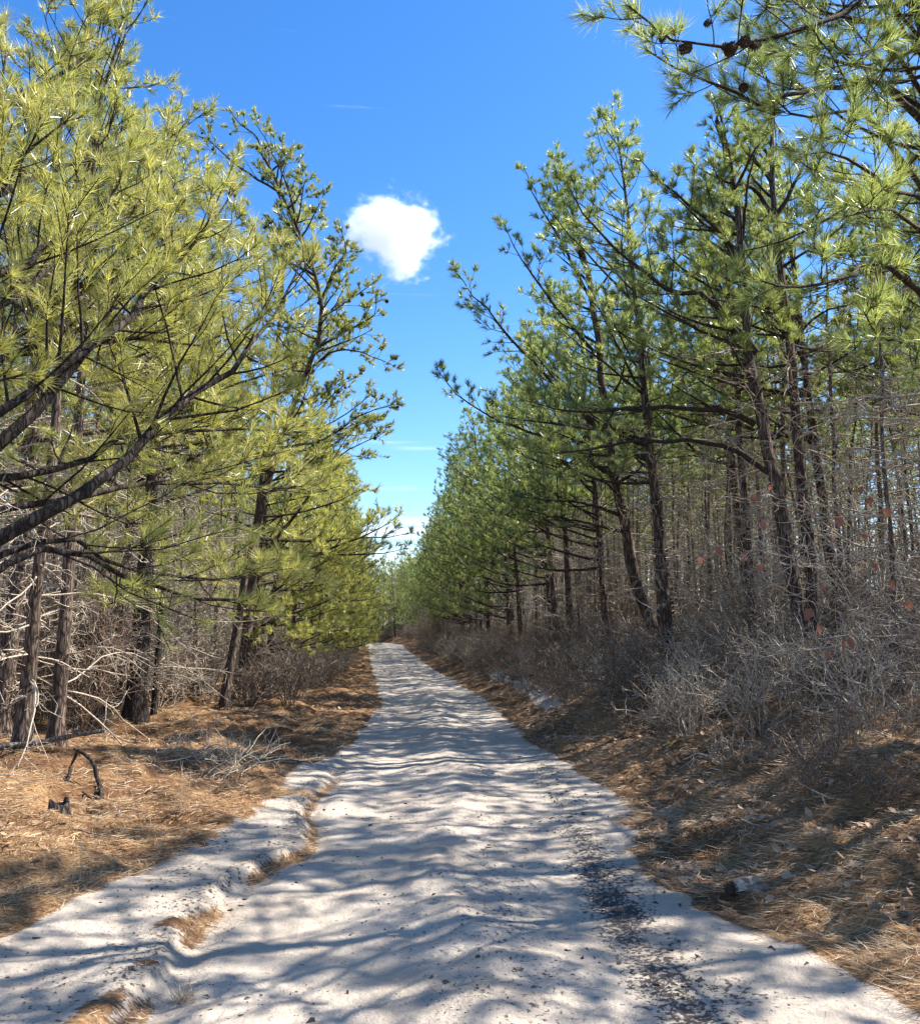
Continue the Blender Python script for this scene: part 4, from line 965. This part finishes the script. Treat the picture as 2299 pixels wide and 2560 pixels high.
def dry_tuft(u, v, label, seed, h=.3, n=26, spread=.35):
    rng = np.random.default_rng(seed); b = G_(u, v); p0 = rng.normal(0, .03, (n, 3)) * np.array([1, 1, 0]); az = rng.uniform(0, 6.28, n); s = rng.random(n) * spread
    st = grow(p0, np.stack([np.cos(az) * s, np.sin(az) * s, np.ones(n)], 1), h * rng.uniform(.4, 1.1, n), 6, rng, -.5, .12)
    G = Geo(); V, Q = tubes(st, taper(st, np.full(n, .0024), np.full(n, .001)), 3); G.add(V, Q, tint=.85)
    o = obj('grass_tuft', G.mesh('grass_tuft', [STRAW])); o.location = tuple(b); tag(o, label, 'grass')
dry_tuft(450, 2018, 'tall dry grass stalks standing on the left verge', 91, .42, 16, .25)
dry_tuft(195, 2175, 'short bent dry grass tuft near the lower left', 92, .22, 14, .8)
dry_tuft(455, 2450, 'small straw clump at the lip of the sand step, lower left', 93, .09, 40, 1.6)
dry_tuft(700, 2110, 'straw tuft on the edge of the left wheel track', 94, .09, 36, 1.6)

# oak sapling at the right with red dry leaves hanging on it
def oak():
    rng = np.random.default_rng(95); bx, by = 4.35, 7.7; base = np.array([bx, by, gz(bx, by)])
    root = thing('oak_sapling', 'spindly oak sapling at the right edge with dry red leaves hanging on pale twigs', 'tree', tuple(base))
    tp, L = smooth_path([base - [0, 0, .1], base + [-.02, 0, .7], base + [.05, .05, 1.5], base + [0, .1, 2.4], base + [-.15, .1, 3.2]], 12, rng)
    G = Geo(); V, Q = tubes(tp[None], taper(tp[None], [.022], [.008]), 7); G.add(V - base, Q); obj('trunk', G.mesh('trunk', [TWIG]), root)
    ends = []
    for pts in [W((2299, 1560, 6.6), (2200, 1552, 6.6), (2100, 1535, 6.5), (2010, 1500, 6.4), (1900, 1440, 6.2)),
                W((2330, 1610, 6.4), (2240, 1580, 6.4), (2150, 1590, 6.3), (2060, 1597, 6.2)),
                W((2330, 1180, 6.8), (2240, 1160, 6.7), (2130, 1190, 6.5), (2020, 1150, 6.3), (1960, 1100, 6.2)),
                W((2330, 1320, 6.6), (2200, 1290, 6.5), (2080, 1300, 6.4), (1960, 1260, 6.2), (1820, 1240, 6.0)),
                W((2330, 1450, 6.6), (2230, 1400, 6.5), (2120, 1390, 6.4), (2000, 1400, 6.2), (1880, 1370, 6.0)),
                W((2330, 1680, 6.8), (2180, 1620, 6.6), (2050, 1620, 6.5), (1880, 1650, 6.4))]:
        i = int(np.argmin([np.linalg.norm(q - pts[0]) for q in tp])); lp, LL = smooth_path([tp[i]] + pts, 12, rng)
        G = Geo(); V, Q = tubes(lp[None], taper(lp[None], [.009], [.003]), 5); G.add(V, Q); bare(lp[None], [LL], rng, G, 0, .105, .36, .2, .0050, .15)
        obj('limb', G.mesh('limb', [TWIG], origin=base), root)
    leafm = []
    for V, Q in LV:
        g = Geo(); g.add(V, Q, tint=rng.random()); leafm.append(g.mesh('leaf', [REDLEAF]))
    for (u, v, Y) in [(2028, 1520, 6.2), (2040, 1560, 6.2), (2062, 1628, 6.1), (2110, 1600, 6.3), (2125, 1590, 6.3), (2095, 1265, 6.3), (2080, 1245, 6.3), (2100, 1290, 6.3), (1885, 1232, 6.0), (1905, 1300, 6.1),
                      (1745, 1390, 5.9), (1970, 1265, 6.2), (2215, 1265, 6.5), (2175, 1240, 6.5), (2160, 1330, 6.5), (2230, 1450, 6.5), (1900, 1410, 6.1), (2060, 1460, 6.2), (1860, 1380, 6.1), (2240, 1330, 6.6), (2185, 1400, 6.5), (1930, 1210, 6.2), (2150, 1215, 6.4), (1790, 1365, 6.0), (2270, 1500, 6.5)]:
        c = obj('leaf', leafm[rng.integers(4)], root, loc=tuple(P(u, v, Y) - base)); s = rng.uniform(.06, .095); c.scale = (s, s * 1.1, s); c.rotation_euler = (rng.normal(0, .6), rng.uniform(.9, 2.0), rng.uniform(0, 6.28))
oak()
if __import__('os').environ.get('DBG'):
    print('tris', sum(len(m.loops) - 2 * len(m.polygons) for m in bpy.data.meshes)); print(sorted([(len(m.loops) - 2 * len(m.polygons), m.name) for m in bpy.data.meshes])[-25:])
